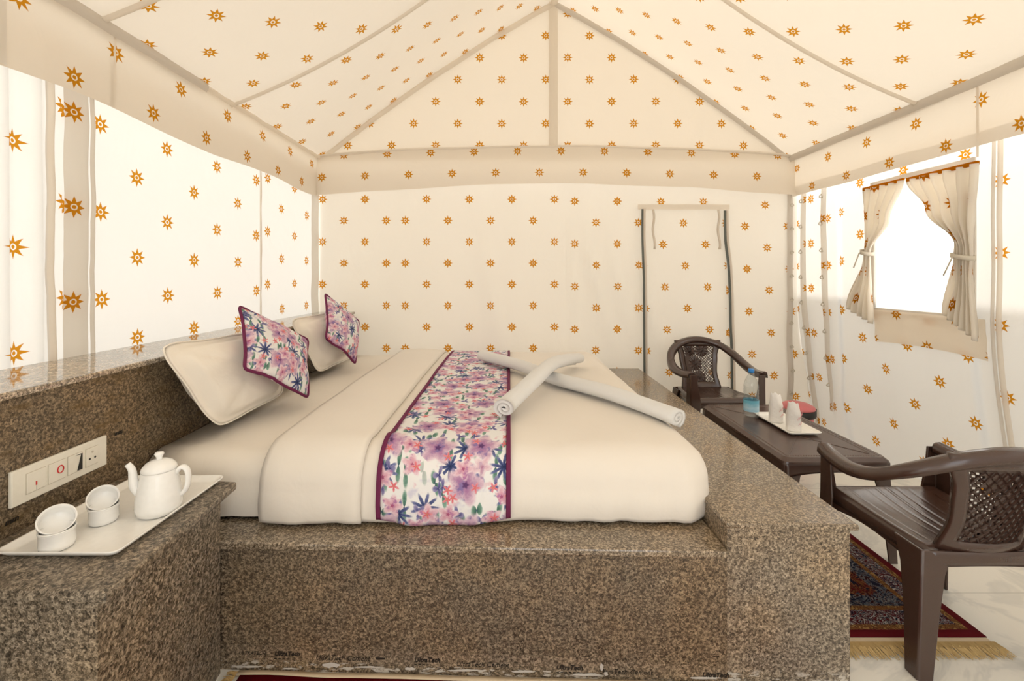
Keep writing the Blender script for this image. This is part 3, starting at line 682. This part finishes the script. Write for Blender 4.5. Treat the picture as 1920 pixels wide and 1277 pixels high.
def cushion(name, A, B, C, D, th, mat, parent, n=26, flange=0, seed=0, sq=14, pw=.55):
    """puffed rectangular pillow through four corners A-B-C-D"""
    A, B, C, D = map(Vector, (A, B, C, D)); N = (B-A).cross(D-A).normalized(); cen = (A+B+C+D)/4
    V = []; Fc = []; UV = []; L1 = (D-A).length; L2 = (B-A).length
    for side in (1, -1):
        for j in range(n+1):
            for i in range(n+1):
                u, v = i/n, j/n
                cu, cv = abs(2*u-1), abs(2*v-1); mx = max(cu, cv)
                kk = mx/((cu**sq+cv**sq)**(1/sq)) if mx > 1e-6 else 1
                a, b = .5+(u-.5)*kk, .5+(v-.5)*kk
                p = A*(1-a)*(1-b)+B*(1-a)*b+C*a*b+D*a*(1-b)
                e = (math.sin(PI*u)*math.sin(PI*v))**pw
                pull = .035*(math.sin(PI*u)*(1-math.sin(PI*v))*(1 if v < .5 else -1))
                p = p+(B-A)*pull+(D-A)*.035*(math.sin(PI*v)*(1-math.sin(PI*u))*(1 if u < .5 else -1))
                if flange and (min(u, 1-u) < flange or min(v, 1-v) < flange): e *= .12
                w = .010*nz(u*5+seed, v*5, seed)*e+.004*nz(u*14+seed, v*14, 2)*(1-abs(2*u-1)**4)
                h = th*e*.5
                V.append(p+N*(side*h+w+.012*nz(u*2.5+seed, v*2.5, 9)*(.3+.7*(1-e)))); UV.append((u*L1+seed, v*L2+seed*.7))
    m = (n+1)**2
    for s in (0, 1):
        for j in range(n):
            for i in range(n):
                q = (s*m+j*(n+1)+i, s*m+j*(n+1)+i+1, s*m+(j+1)*(n+1)+i+1, s*m+(j+1)*(n+1)+i); Fc.append(q if s else q[::-1])
    o = mesh_ob(name, V, Fc, mat, parent, True, lambda co, c, k: UV[k])
    bm = bmesh.new(); bm.from_mesh(o.data); bmesh.ops.remove_doubles(bm, verts=bm.verts[:], dist=.0004); bm.to_mesh(o.data); bm.free()
    rim = []
    idx = [i for i in range(n)]+[i*(n+1)+n for i in range(n)]+[n*(n+1)+n-i for i in range(n)]+[(n-i)*(n+1) for i in range(n)]
    rim = [(V[k]+V[k+m])/2 for k in idx]
    return rim
def pillow(label, A, B, C, D, th, seed):
    t = empty('pillow', tuple(C)); tag(t, label, 'pillow', 'ivory bed pillows')
    o = Vector(C); rim = cushion('pillow_case', *[Vector(q)-o for q in (A, B, C, D)], th, M['pillow'], t, 30, .07, seed, 5)
    sweep('hem_stitch', [p for p in rim], circ(.0035, 6), M['pillow'], t, (0,0,1), True)
pillow('ivory pillow propped on the headboard nearest the switch plate', (-1.262,1.565,1.062), (-1.135,1.735,.692), (-1.13,2.30,.70), (-1.27,2.22,1.03), .19, 1.3)
pillow('ivory pillow propped on the headboard farther along by the back wall', (-1.26,2.54,1.06), (-1.155,2.70,.70), (-1.135,3.28,.70), (-1.26,3.2,1.05), .17, 4.1)
def throw(label, A, B, C, D, seed):
    t = empty('throw_cushion', tuple(C)); tag(t, label, 'cushion', 'floral throw cushions')
    o = Vector(C); rim = cushion('cushion_cover', *[Vector(q)-o for q in (A, B, C, D)], .12, M['floral'], t, 28, 0, seed)
    sweep('piping', rim, circ(.0065, 8), M['purple'], t, (0,0,1), True)
off1 = Vector((.075, 0, .035))
throw('floral cushion with plum piping leaning on the nearest pillow', *[Vector(q)+off1*k for q, k in (((-1.27,2.03,1.15),.6), ((-1.11,1.75,.90),1), ((-1.02,2.15,.685),.8), ((-1.17,2.45,.92),1))], 2.2)
throw('floral cushion with plum piping leaning on the far pillow', *[Vector(q)+off1*k for q, k in (((-1.27,2.97,1.165),.6), ((-1.14,2.60,.90),1), ((-1.06,2.93,.695),.8), ((-1.18,3.30,.93),1))], 5.6)

def towel(label, pts, r, turns=2.4, endscale=1, flat=.8):
    t = empty('rolled_towel', pts[0]); tag(t, label, 'towel', 'rolled bath towels on the bed')
    o = Vector(pts[0]); P = [p-o for p in smooth_path(pts, 8)]
    th = r*.34; outer = []; inner = []; N = 52
    for k in range(N+1):
        a = (k/N-1)*turns*2*PI-1.9; rad = r*(.22+.78*k/N)
        outer.append((rad*math.cos(a), rad*math.sin(a)*flat)); ri = max(.02*r, rad-th*1.0); inner.append((ri*math.cos(a), ri*math.sin(a)*flat))
    prof = outer+inner[::-1]
    # rolled sheet: a spiral strip lofted along the axis
    n = len(P); m = len(prof); V = []; Fc = []
    for i, p in enumerate(P):
        tg = (P[min(i+1,n-1)]-P[max(i-1,0)]).normalized(); s = tg.cross(Vector((0,0,1))).normalized(); w = s.cross(tg)
        k = 1+.05*nz(i*.4, r*30)
        for a, b in prof: V.append(p+s*a*k+w*b*k)
    for i in range(n-1):
        for j in range(m): Fc.append((i*m+j, i*m+(j+1)%m, (i+1)*m+(j+1)%m, (i+1)*m+j))
    for base in (0, (n-1)*m):
        for k in range(N): Fc.append((base+k, base+k+1, base+m-2-k, base+m-1-k))
    mesh_ob('terry_roll', V, Fc, M['towel'], t, True)
zt_ = ZIN+RB
towel('white rolled towel slanting over the other one, its coiled end on the runner', [(-.02,1.88,zt_+.064), (.11,2.18,zt_+.098), (.235,2.47,zt_+.128), (.36,2.74,zt_+.105), (.46,2.98,zt_+.068)], .054, 2.2)
towel('long white rolled towel crossing underneath towards the footboard corner', [(-.19,3.10,zt_+.066), (.06,2.76,zt_+.066), (.25,2.47,zt_+.050), (.48,2.14,zt_+.056), (.69,1.83,zt_+.036)], .054, 2.2)

# ------------------------------------------------------------------ bedside counter things
sp = empty('switch_plate', (XH, 1.318, .734)); tag(sp, 'ivory switch plate with four modules on the headboard face', 'switch plate')
def pb(name, y0, y1, z0, z1, d0, d1, mat, parent=sp, bv=0): return box(name, (d0, y0-1.318, z0-.734), (d1, y1-1.318, z1-.734), mat, parent, bv)
pb('plate', 1.178, 1.458, .686, .782, .0005, .011, M['switch'], sp, .003)
mods = [(1.214, 1.264), (1.272, 1.320), (1.328, 1.372), (1.384, 1.424)]
for i, (a, b) in enumerate(mods):
    pb('module_gap', a-.0015, b+.0015, .706, .763, .011, .0114, M['cord'])
    md = pb('module', a, b, .7075, .7615, .011, .0135, M['switch'], sp, .001)
    if i == 0: pb('indicator', a+.022, a+.0255, .722, .733, .0135, .0142, M['red'], md); pb('rocker_gap', a+.024, a+.0245, .7075, .720, .0135, .0138, M['black'], md)
    if i == 1:
        c = ((a+b)/2+.008-1.318, .737-.734)
        sweep('red_ring', [(.0142, c[0]+.0085*math.cos(t), c[1]+.0105*math.sin(t)) for t in [2*PI*k/24 for k in range(24)]], circ(.0016, 6), M['red'], md, (1,0,0), True)
    if i == 2:
        mesh_ob('dark_gap', [(.0142,a+.026-1.318,.7095-.734),(.0142,b-.001-1.318,.7095-.734),(.0142,b-.001-1.318,.758-.734),(.0142,a+.020-1.318,.758-.734),(.0142,b-.006-1.318,.755-.734)], [(0,1,2,4),(4,2,3)], M['black'], md, False)
    if i == 3:
        for dy, dz, r in ((0, .012, .0035), (-.009, -.008, .0032), (.009, -.008, .0032)):
            lathe('socket_hole', [(r, 0), (r, .0008)], M['black'] if dz < 0 else M['cord'], md, 14, Matrix.Translation(((.0136, (a+b)/2+dy-1.318, .737+dz-.734))) @ Matrix.Rotation(PI/2, 4, 'Y'))

def tray(name, label, x0, x1, y0, y1, z, mat, h=.016, cr=.02, lip=.02, group=None):
    t = empty(name, ((x0+x1)/2, (y0+y1)/2, z)); tag(t, label, 'tray', group)
    def rr(w, d, r, n=6):
        out = []
        for sx, sy, a0 in ((1,1,0),(-1,1,PI/2),(-1,-1,PI),(1,-1,1.5*PI)):
            for k in range(n+1):
                a = a0+PI/2*k/n; out.append((sx*(w-r)+r*math.cos(a), sy*(d-r)+r*math.sin(a)))
        return out
    w, d = (x1-x0)/2, (y1-y0)/2
    rings = [(w-lip, d-lip, .0, cr*.7), (w-lip*.75, d-lip*.75, .0015, cr*.8), (w, d, h, cr), (w-.0015, d-.0015, h+.003, cr), (w-.005, d-.005, h+.001, cr*.9), (w-lip*.9, d-lip*.9, .006, cr*.75), (w-lip*1.2, d-lip*1.2, .0045, cr*.6)]
    V = []; Fc = []; m = None
    for a, b, zz, r in rings:
        L = rr(a, b, r); m = len(L); V += [(p, q, zz) for p, q in L]
    for i in range(len(rings)-1):
        for j in range(m): Fc.append((i*m+j, i*m+(j+1)%m, (i+1)*m+(j+1)%m, (i+1)*m+j))
    Fc.append(tuple(range(m-1,-1,-1))); Fc.append(tuple(range((len(rings)-1)*m, len(rings)*m)))
    mesh_ob('tray_body', V, Fc, mat, t, True).data.polygons[-1].use_smooth = False
    return t
tray('serving_tray', 'large rectangular white serving tray on the granite bedside counter', -1.245, -.945, 1.075, 1.495, ZBOX+.001, M['melamine'])
ZT = ZBOX+.0062
def cup(label, c, r, h, M4=None):
    """handleless straight cup; M4 tilts it"""
    t = empty('cup', c); tag(t, label, 'cup', 'white handleless cups on the bedside tray')
    prof = [(.0001,0),(r*.86,0),(r*.97,.004),(r,.012),(r,h-.004),(r*1.035,h-.003),(r*1.035,h),(r*.95,h),(r*.93,h-.006),(r*.93,.012),(r*.86,.006),(.0001,.006)]
    lathe('cup_body', prof, M['china'], t, 44, M4)
    lathe('rim', [(r*.95,h),(r*1.04,h-.001),(r*1.045,h+.002),(r*.96,h+.0025),(r*.95,h)], M['china'], t, 44, M4, caps=False)
def tilt(n):
    n = Vector(n).normalized(); return Vector((0,0,1)).rotation_difference(n).to_matrix().to_4x4()
cup('upright white cup on the tray corner nearest the viewer, holding a tipped cup', (-1.128,1.118,ZT), .0345, .046)
cup('white cup tipped open in the cup nearest the tray corner', (-1.150,1.137,ZT+.043), .036, .036, tilt((.46,-.42,.66)))
cup('upright white cup beside the wall nearer the teapot, holding a tipped cup', (-1.118,1.235,ZT), .0325, .044)
cup('white cup tipped open in the cup nearer the teapot', (-1.139,1.253,ZT+.041), .034, .034, tilt((.46,-.44,.66)))
tp = empty('teapot', (-1.008,1.29,ZT)); tag(tp, 'tall white china teapot with knobbed lid on the bedside tray', 'teapot')
lathe('body', [(.0001,0),(.046,0),(.053,.005),(.0565,.022),(.055,.05),(.049,.085),(.0435,.112),(.042,.12),(.039,.121),(.0001,.119)], M['china'], tp, 44)
ld = lathe('lid', [(.0001,.1205),(.0425,.1205),(.0435,.124),(.040,.132),(.031,.142),(.018,.148),(.0001,.150)], M['china'], tp, 44)
lathe('knob', [(.0001,.148),(.008,.149),(.007,.155),(.0105,.162),(.012,.166),(.0095,.170),(.0001,.171)], M['china'], ld, 24)
d = Vector((-.80, -.35, 0)).normalized()
def tpp(k, z): return d*k+Vector((0,0,z))
sweep('spout', smooth_path([tpp(.042,.06), tpp(.056,.08), tpp(.060,.105), tpp(.063,.13), tpp(.073,.148)], 6), circ(.0125, 14), M['china'], tp, (0,0,1), scale=lambda t: 1.15-.55*t)
d2 = Vector((.80, .25, 0)).normalized()
sweep('handle', smooth_path([d2*.039+Vector((0,0,.103)), d2*.054+Vector((0,0,.120)), d2*.068+Vector((0,0,.112)), d2*.072+Vector((0,0,.084)), d2*.066+Vector((0,0,.056)), d2*.05+Vector((0,0,.038))], 6), circ(.0065, 12, 1.5), M['china'], tp, (0,1,0))

# ------------------------------------------------------------------ moulded chairs
def chair(name, label, loc, rz, sc, group):
    t = empty(name, loc, rz); t.scale = (sc, sc, sc); tag(t, label, 'chair', group)
    B = M['brown']
    # seat: dished sheet with shallow grooves and turned-down rim
    def seat(u, v):
        a = u*2-1; y = lerp(-.205, .225, v); w = lerp(.185, .232, v**.8)
        x = a*w; z = .408+.022*v-.016*(1-a*a)*math.sin(PI*min(1, v*1.05))
        gr = abs(math.sin(a*PI*5.5)); z -= .0028*max(0, (.22-gr)/.22)*(1 if .12 < v < .9 else 0)
        e = max(0, (abs(a)-.90)/.10); z -= .05*e*e
        f = max(0, (v-.90)/.10); z -= .04*f*f; y -= .012*f*f
        b = max(0, (.06-v)/.06); z -= .03*b
        return Vector((x, y, z))
    us = [0,.02,.04,.05,.06]+[.06+.88*i/66 for i in range(1, 66)]+[.94,.95,.96,.98,1]
    solid(surf('seat', seat, 0, 0, B, t, None, True, None, us, [0,.02,.04,.06,.1]+[.12+.78*i/12 for i in range(13)]+[.93,.96,.98,1]), .006, 0)
    # apron under the seat edges
    for s in (-1, 1):
        o = surf('side_apron', lambda u, v, s=s: Vector((s*(lerp(.185,.232,(lerp(.02,.97,u))**.8)-.003), lerp(-.197,.205,u), lerp(.408,.43,u)-.045-.045*v*(1-.75*math.sin(PI*u)))), 14, 3, B, t); solid(o, .006, 0)
    o = surf('rear_apron', lambda u, v: Vector((lerp(-.18,.18,u), -.205-.012*math.sin(PI*u), .405-.055*v+.012*v*math.sin(PI*u))), 12, 3, B, t); solid(o, .006, 0)
    o = surf('front_apron', lambda u, v: Vector((lerp(-.225,.225,u), .208, .405-.05*v+.022*v*math.sin(PI*u))), 12, 3, B, t); solid(o, .006, 0)
    # arm-and-back band in one sweep
    half = [(.236,.205,.592),(.250,.12,.580),(.262,.01,.584),(.258,-.09,.612),(.226,-.185,.668),(.14,-.258,.728),(0,-.288,.756)]
    full = half+[(-x,y,z) for x, y, z in half[-2::-1]]
    P = smooth_path(full, 8)
    prof = [(-.026,-.012),(-.023,.008),(-.012,.014),(.012,.014),(.023,.008),(.026,-.012),(.026,-.028),(.021,-.028),(.020,-.008),(-.020,-.008),(-.021,-.028),(-.026,-.028)]
    sweep('arm_band', P, prof, B, t, (0,0,1))
    # splat: stiles, rails and perforated floral panel
    hw = table_fn([(0,.145),(.35,.128),(.7,.142),(1,.172)])
    def spl(u, v, d=0): return Vector((u*hw(v), -.202-.085*v+.03*u*u-.012*math.sin(PI*v)+d, .385+.345*v))
    fr = surf('back_frame', lambda u, v: spl(u*2-1, v), 0, 0, B, t, None, True, lambda u, v: .13 < u < .87 and .16 < v < .90, [0,.04,.09,.13]+[.13+.74*i/14 for i in range(1, 14)]+[.87,.91,.96,1], [0,.05,.1,.16]+[.16+.74*i/14 for i in range(1, 14)]+[.90,.95,1.04]); solid(fr, .02, 0)
    fl = [(.38,.80,.30), (-.22,.80,.34), (.16,.53,.40), (-.02,.25,.36)]
    nu, nv = 21, 26
    def hole(u, v):
        a = (u*2-1)*.74; b = lerp(.16, .90, v); i = int(u*nu); j = int(v*nv)
        if (i+j) % 2: return False
        for fu, fv, r in fl:
            if math.hypot((a-fu)*.14, (b-fv)*.345) < r*.115: return False
        return not (a > .42 and b < .7)
    pn = surf('perforated_panel', lambda u, v: spl((u*2-1)*.76, lerp(.15,.91,v)), nu, nv, B, t, None, True, hole); solid(pn, .006, 0)
    for fu, fv, r in fl:
        n = 48; V = [spl(fu, fv, .012)]; Fc = []
        for q, (k, hgt) in enumerate(((.3, .009), (.65, .0095), (1, .005))):
            for i in range(n):
                a = 2*PI*i/n; rr = r*.13*k*(1+.10*math.cos(12*a)*(q > 0)); p = spl(fu+rr*math.cos(a)/.14, fv+rr*math.sin(a)/.345)
                p.y += hgt*(1 if (i//2) % 2 == 0 else .45); V.append(p)
        for i in range(n): Fc.append((0, 1+i, 1+(i+1) % n))
        for q in range(2):
            for i in range(n): Fc.append((1+q*n+i, 1+(q+1)*n+i, 1+(q+1)*n+(i+1) % n, 1+q*n+(i+1) % n))
        mesh_ob('floral_relief', V, Fc, B, t, False)
    parts = []
    for sgn in (1, -1):
        for k in range(-9, 10):
            pts = []
            for i in range(41):
                a = -0.75+1.5*i/40; b = .53+sgn*(a-k*.2)*.52
                if .155 < b < .905: pts.append(spl(a, b, -.006))
            if len(pts) < 3: continue
            V = []; Fc = []
            for p in pts:
                for dx, dy, dz in ((-.0026,0,0),(0,-.005,0),(.0026,0,0)): V.append(p+Vector((dx,dy,dz)))
            for i in range(len(pts)-1):
                for j in range(3): Fc.append((i*3+j, i*3+(j+1)%3, (i+1)*3+(j+1)%3, (i+1)*3+j))
            parts.append((V, Fc))
    joined('diagonal_ribs', parts, B, t)
    # legs: tapering angle sections
    def leg(secs):
        V = []; Fc = []; m = 8
        for (x, y, z, wx, wy, th) in secs:
            sx = 1 if x > 0 else -1; sy = 1 if y > 0 else -1; r = th*.8
            L = [(0,-r),(-r*.4,-r*.25),(-r,0),(-wx,0),(-wx,-th),(-th,-th),(-th,-wy),(0,-wy)]
            V += [Vector((x+sx*a, y+sy*b, z)) for a, b in L]
        for i in range(len(secs)-1):
            for j in range(m): Fc.append((i*m+j, i*m+(j+1)%m, (i+1)*m+(j+1)%m, (i+1)*m+j))
        Fc.append(tuple(range(m))); Fc.append(tuple(range((len(secs)-1)*m, len(secs)*m)))
        o = mesh_ob('leg', V, Fc, B, t, False)
        bm = bmesh.new(); bm.from_mesh(o.data); bmesh.ops.recalc_face_normals(bm, faces=bm.faces[:]); bm.to_mesh(o.data); bm.free(); bevel(o, .003, 2)
    for s in (-1, 1):
        leg([(s*.243,-.232,0,.05,.05,.009),(s*.228,-.224,.2,.064,.064,.009),(s*.216,-.216,.33,.078,.082,.009),(s*.206,-.208,.405,.10,.11,.009)])
        leg([(s*.262,.232,0,.048,.048,.009),(s*.252,.226,.22,.056,.056,.009),(s*.246,.221,.40,.07,.074,.009),(s*.246,.219,.50,.052,.066,.009),(s*.246,.219,.585,.044,.062,.009)])
    return t
chair('armchair', 'brown moulded plastic armchair in front seen from behind beside the footboard', (1.55,1.665,0), .0, 1.0, 'brown plastic armchairs')
chair('armchair', 'brown moulded plastic armchair by the back wall at the far end of the low table', (1.505,3.31,0), PI, 1.055, 'brown plastic armchairs')

# ------------------------------------------------------------------ low table and what stands on it
tx0, tx1, ty0, ty1, tz = 1.25, 1.735, 2.035, 2.90, .47
tc = ((tx0+tx1)/2, (ty0+ty1)/2)
tb_ = empty('coffee_table', (tc[0], tc[1], 0)); tag(tb_, 'low rectangular brown plastic table between the two armchairs', 'table')
w, d_ = (tx1-tx0)/2, (ty1-ty0)/2
def rrect(w, d, r, n=5):
    out = []
    for sx, sy, a0 in ((1,1,0),(-1,1,PI/2),(-1,-1,PI),(1,-1,1.5*PI)):
        for k in range(n+1):
            a = a0+PI/2*k/n; out.append((sx*(w-r)+r*math.cos(a), sy*(d-r)+r*math.sin(a)))
    return out
V = []; Fc = []; R_ = [(w-.05,d_-.05,tz-.008),(w-.05,d_-.05,tz-.002),(w-.045,d_-.045,tz),(w-.012,d_-.012,tz),(w-.002,d_-.002,tz-.010),(w+.004,d_+.004,tz-.016),(w+.006,d_+.006,tz-.024),(w-.004,d_-.004,tz-.024)]
V = []
for a, b, z in R_:
    L = rrect(a, b, .03); m = len(L); V += [(p, q, z) for p, q in L]
V2 = [(p, q, tz-.002) for p, q in rrect(w-.05, d_-.05, .03)]
Fc = []
for i in range(1, len(R_)-1):
    for j in range(m): Fc.append((i*m+j, i*m+(j+1)%m, (i+1)*m+(j+1)%m, (i+1)*m+j))
Fc.append(tuple(range(m, 2*m)))
Fc.append(tuple(range((len(R_)-1)*m, len(R_)*m)))
o = mesh_ob('table_top', V, Fc, M['brown2'], tb_, False)
# moulded diagonal creases and beaded border on the top
for (a, b, c, e) in ((-1,-1,0,-.33),(1,-1,0,-.33),(-1,1,0,.33),(1,1,0,.33)):
    p = Vector((a*(w-.055), b*(d_-.055), tz-.0012)); q = Vector((c, e*d_, tz-.0012))
    sweep('top_crease', [p, q], [(-.003,0),(0,.0016),(.003,0)], M['brown2'], tb_, (0,0,1), smooth=False)
sweep('top_crease', [(0,-.33*d_,tz-.0012),(0,.33*d_,tz-.0012)], [(-.003,0),(0,.0016),(.003,0)], M['brown2'], tb_, (0,0,1), smooth=False)
parts = []
per = []
for x in range(int((2*w-.07)/.012)): per += [(-w+.035+x*.012, -d_+.03), (-w+.035+x*.012, d_-.03)]
for y in range(int((2*d_-.07)/.012)): per += [(-w+.03, -d_+.035+y*.012), (w-.03, -d_+.035+y*.012)]
for x, y in per:
    s = .0036; parts.append(([Vector((x-s,y-s,tz)),Vector((x+s,y-s,tz)),Vector((x+s,y+s,tz)),Vector((x-s,y+s,tz)),Vector((x,y,tz+.0025))], [(0,1,4),(1,2,4),(2,3,4),(3,0,4)]))
joined('beaded_border', parts, M['brown2'], tb_)
for ax, s in (('x',-1),('x',1),('y',-1),('y',1)):
    if ax == 'y': f = lambda u, v, s=s: Vector((lerp(-w+.004, w-.004, u), s*(d_-.004+.004*v), tz-.022-(.072-.03*math.sin(PI*u)**.6)*v))
    else: f = lambda u, v, s=s: Vector((s*(w-.004+.004*v), lerp(-d_+.004, d_-.004, u), tz-.022-(.072-.03*math.sin(PI*u)**.6)*v))
    solid(surf('skirt', f, 24, 4, M['brown2'], tb_), .006, 0)
for sx in (-1, 1):
    for sy in (-1, 1):
        V = []; Fc = []
        secs = [(.018, 0, .036), (.008, .25, .05), (0, tz-.09, .07), (-.002, tz-.03, .085)]
        for o_, z, k in secs:
            L = [(0,0),(-k,0),(-k,-.008),(-.008,-.008),(-.008,-k),(0,-k)]
            V += [Vector((sx*(w+o_+a-.002), sy*(d_+o_+b-.002), z)) for a, b in L]
        m = 6
        for i in range(3):
            for j in range(m): Fc.append((i*m+j, i*m+(j+1)%m, (i+1)*m+(j+1)%m, (i+1)*m+j))
        Fc += [tuple(range(m)), tuple(range(3*m, 4*m))]
        o = mesh_ob('leg', V, Fc, M['brown2'], tb_, False)
        bm = bmesh.new(); bm.from_mesh(o.data); bmesh.ops.recalc_face_normals(bm, faces=bm.faces[:]); bm.to_mesh(o.data); bm.free()
ZTB = tz+.0005
bo = empty('water_bottle', (1.425,2.64,ZTB+.002)); tag(bo, 'clear plastic water bottle with blue cap and blue label on the low table', 'bottle')
bprof = [(.0001,.004),(.026,.002),(.038,.004),(.041,.012)]
for k in range(5): bprof += [(.041,.02+k*.016),(.0395,.028+k*.016)]
bprof += [(.041,.100),(.041,.108),(.0405,.12),(.0385,.13),(.041,.138),(.0385,.148),(.041,.156),(.0385,.166),(.0405,.176),(.037,.196),(.028,.222),(.018,.240),(.0135,.250),(.0135,.262),(.0001,.2625)]
lathe('bottle_body', bprof, M['bottle'], bo, 32)
lathe('label', [(.0418,.034),(.0419,.036),(.0419,.098),(.0418,.1)], M['label'], bo, 32, caps=False)
lathe('cap', [(.0001,.258),(.0162,.258),(.0166,.262),(.0166,.274),(.0155,.278),(.0001,.2785)], M['cap'], bo, 24)
lathe('neck_ring', [(.0145,.248),(.0178,.2485),(.0178,.252),(.0145,.2525)], M['bottle'], bo, 24, caps=False)
tray('small_tray', 'small white rectangular tray on the low brown table under the wrapped glasses', 1.445, 1.62, 2.31, 2.665, ZTB+.003, M['melamine'], .014, .018, .018)
def wrapped(label, c, h, rz):
    t = empty('wrapped_glass', c, rz); tag(t, label, 'wrapped glass', 'paper wrapped glasses on the small tray')
    n = 40
    def f(u, v):
        a = 2*PI*u; r = .037*(1-.04*v)*(1+.05*math.cos(4*a+.8)); k = max(0, (v-.62)/.38)
        x, y = r*math.cos(a), r*math.sin(a)
        y *= 1-.6*k; x *= 1+.14*k
        return Vector((x, y, .0+h*v*(1-.04*math.sin(a)*k)-k*.014*math.cos(a)+k*.004*math.sin(5*a)))
    solid(surf('paper_sleeve', f, n, 26, M['paper'], t), .0012, 0)
    lathe('glass_base', [(.0001,.001),(.034,.001),(.034,.02),(.0001,.02)], M['bottle'], t, 24)
    for k, (dx, dz, sz) in enumerate(((-.018, .070, .016), (.002, .088, .018), (-.012, .040, .014))):
        for q in range(3):
            a = -PI/2+(dx+q*.008)/.037; z = dz+q*.004
            P = [Vector((.0392*math.cos(a+.10*math.sin(s*3)), .0392*math.sin(a+.10*math.sin(s*3)), z+s*sz*.5)) for s in (-1,-.5,0,.5,1)]
            sweep('printed_stroke', P, circ(.0009, 5), M['pinkink'], t, (1,0,0))
wrapped('paper wrapped glass on the small tray beside the water bottle', (1.505,2.53,ZTB+.0085), .150, .5)
wrapped('paper wrapped glass on the small tray nearer the front edge', (1.512,2.385,ZTB+.0085), .142, .5)
bn = empty('waste_bin', (2.17,3.38,0)); tag(bn, 'pink lidded waste bin with black rim in the tent corner', 'bin')
lathe('bin_body', [(.0001,0),(.085,0),(.09,.01),(.108,.24),(.108,.25),(.0001,.25)], M['pink'], bn, 36)
lathe('rim', [(.10,.25),(.122,.25),(.125,.262),(.124,.296),(.112,.300),(.10,.300)], M['black'], bn, 36)
lathe('lid', [(.0001,.300),(.116,.300),(.120,.306),(.112,.322),(.08,.338),(.04,.346),(.0001,.348)], M['pink'], bn, 36)
box('pedal_hinge', (.115,-.02,.27), (.138,.02,.30), M['black'], bn, .003)

# ------------------------------------------------------------------ rugs
def fringe(name, parent, pts, dirv, length, n, mat, org, rnd=.5):
    parts = []; dv = Vector(dirv)
    for i in range(n):
        t = i/n+random.uniform(0, 1)/n; a = Vector(pts[0]).lerp(Vector(pts[1]), t); cl = round(t*n/9)/(n/9)
        L = length*random.uniform(.65, 1.08); side = dv.cross(Vector((0,0,1)))
        bend = (cl-t)*.85*(Vector(pts[1])-Vector(pts[0]))+side*random.uniform(-.35, .35)*L*rnd
        q = [a+Vector((0,0,.008)), a+dv*L*.5+bend*.5+Vector((0,0,random.uniform(.006,.014))), a+dv*L+bend+Vector((0,0,random.uniform(.001,.007)))]
        V = []; Fc = []
        for k, p in enumerate(q):
            r = .003*(1-.3*k)
            for ang in (0, 2.1, 4.2): V.append(p-org+side*r*math.cos(ang)+Vector((0,0,abs(r)*math.sin(ang))))
        for k in range(2):
            for j in range(3): Fc.append((k*3+j, k*3+(j+1)%3, (k+1)*3+(j+1)%3, (k+1)*3+j))
        parts.append((V, Fc))
    o = joined(name, parts, mat, parent); o['kind'] = 'stuff'; return o
rg = empty('persian_rug', (1.40,2.1,.001)); tag(rg, 'dark red patterned rug with straw fringe under the front armchair', 'rug'); org = Vector((1.40,2.1,.001))
def rug_top(u, v): return Vector((lerp(RX0,RX1,u), lerp(RY0,RY1,v), .011+.0015*nz(u*6, v*8)))-org
solid(surf('pile', rug_top, 24, 40, M['persian'], rg), .009, -1)
box('end_binding', (RX0-org.x, RY0-.022-org.y, .0), (RX1-.002-org.x, RY0-.0005-org.y, .008), M['cream'], rg, .002)
fringe('fringe', rg, ((RX0+.003,RY0-.02,0),(RX1+.004,RY0-.02,0)), (.12,-1,0), .064, 330, M['gold'], org)
r2 = empty('red_rug', (-.1,1.2,.001)); tag(r2, 'crimson rug with cream edge on the floor before the bed platform', 'rug'); org2 = Vector((-.1,1.2,.001))
def red_top(u, v):
    x = lerp(-.87, 1.0, u); y1 = fy(x)-.030-.012*(u < 0)+.004*nz(u*9, 1); return Vector((x, lerp(.80, y1, v), .010+.002*nz(u*9, v*5)))-org2
solid(surf('pile', red_top, 40, 14, M['redpile'], r2), .008, -1)
def red_edge(u, v):
    x = lerp(-.885, 1.0, u); y1 = fy(x)-.0285+.004*nz(lerp(-.885,1.0,u)*0+u*9, 1); return Vector((x, y1+.021*v, .0105-.004*v))-org2
solid(surf('edge_binding', red_edge, 40, 2, M['cream'], r2), .006, -1)
fringe('fringe', r2, ((-.875,.80,0),(-.885,1.462,0)), (-1,.05,0), .042, 300, M['gold'], org2, .6)
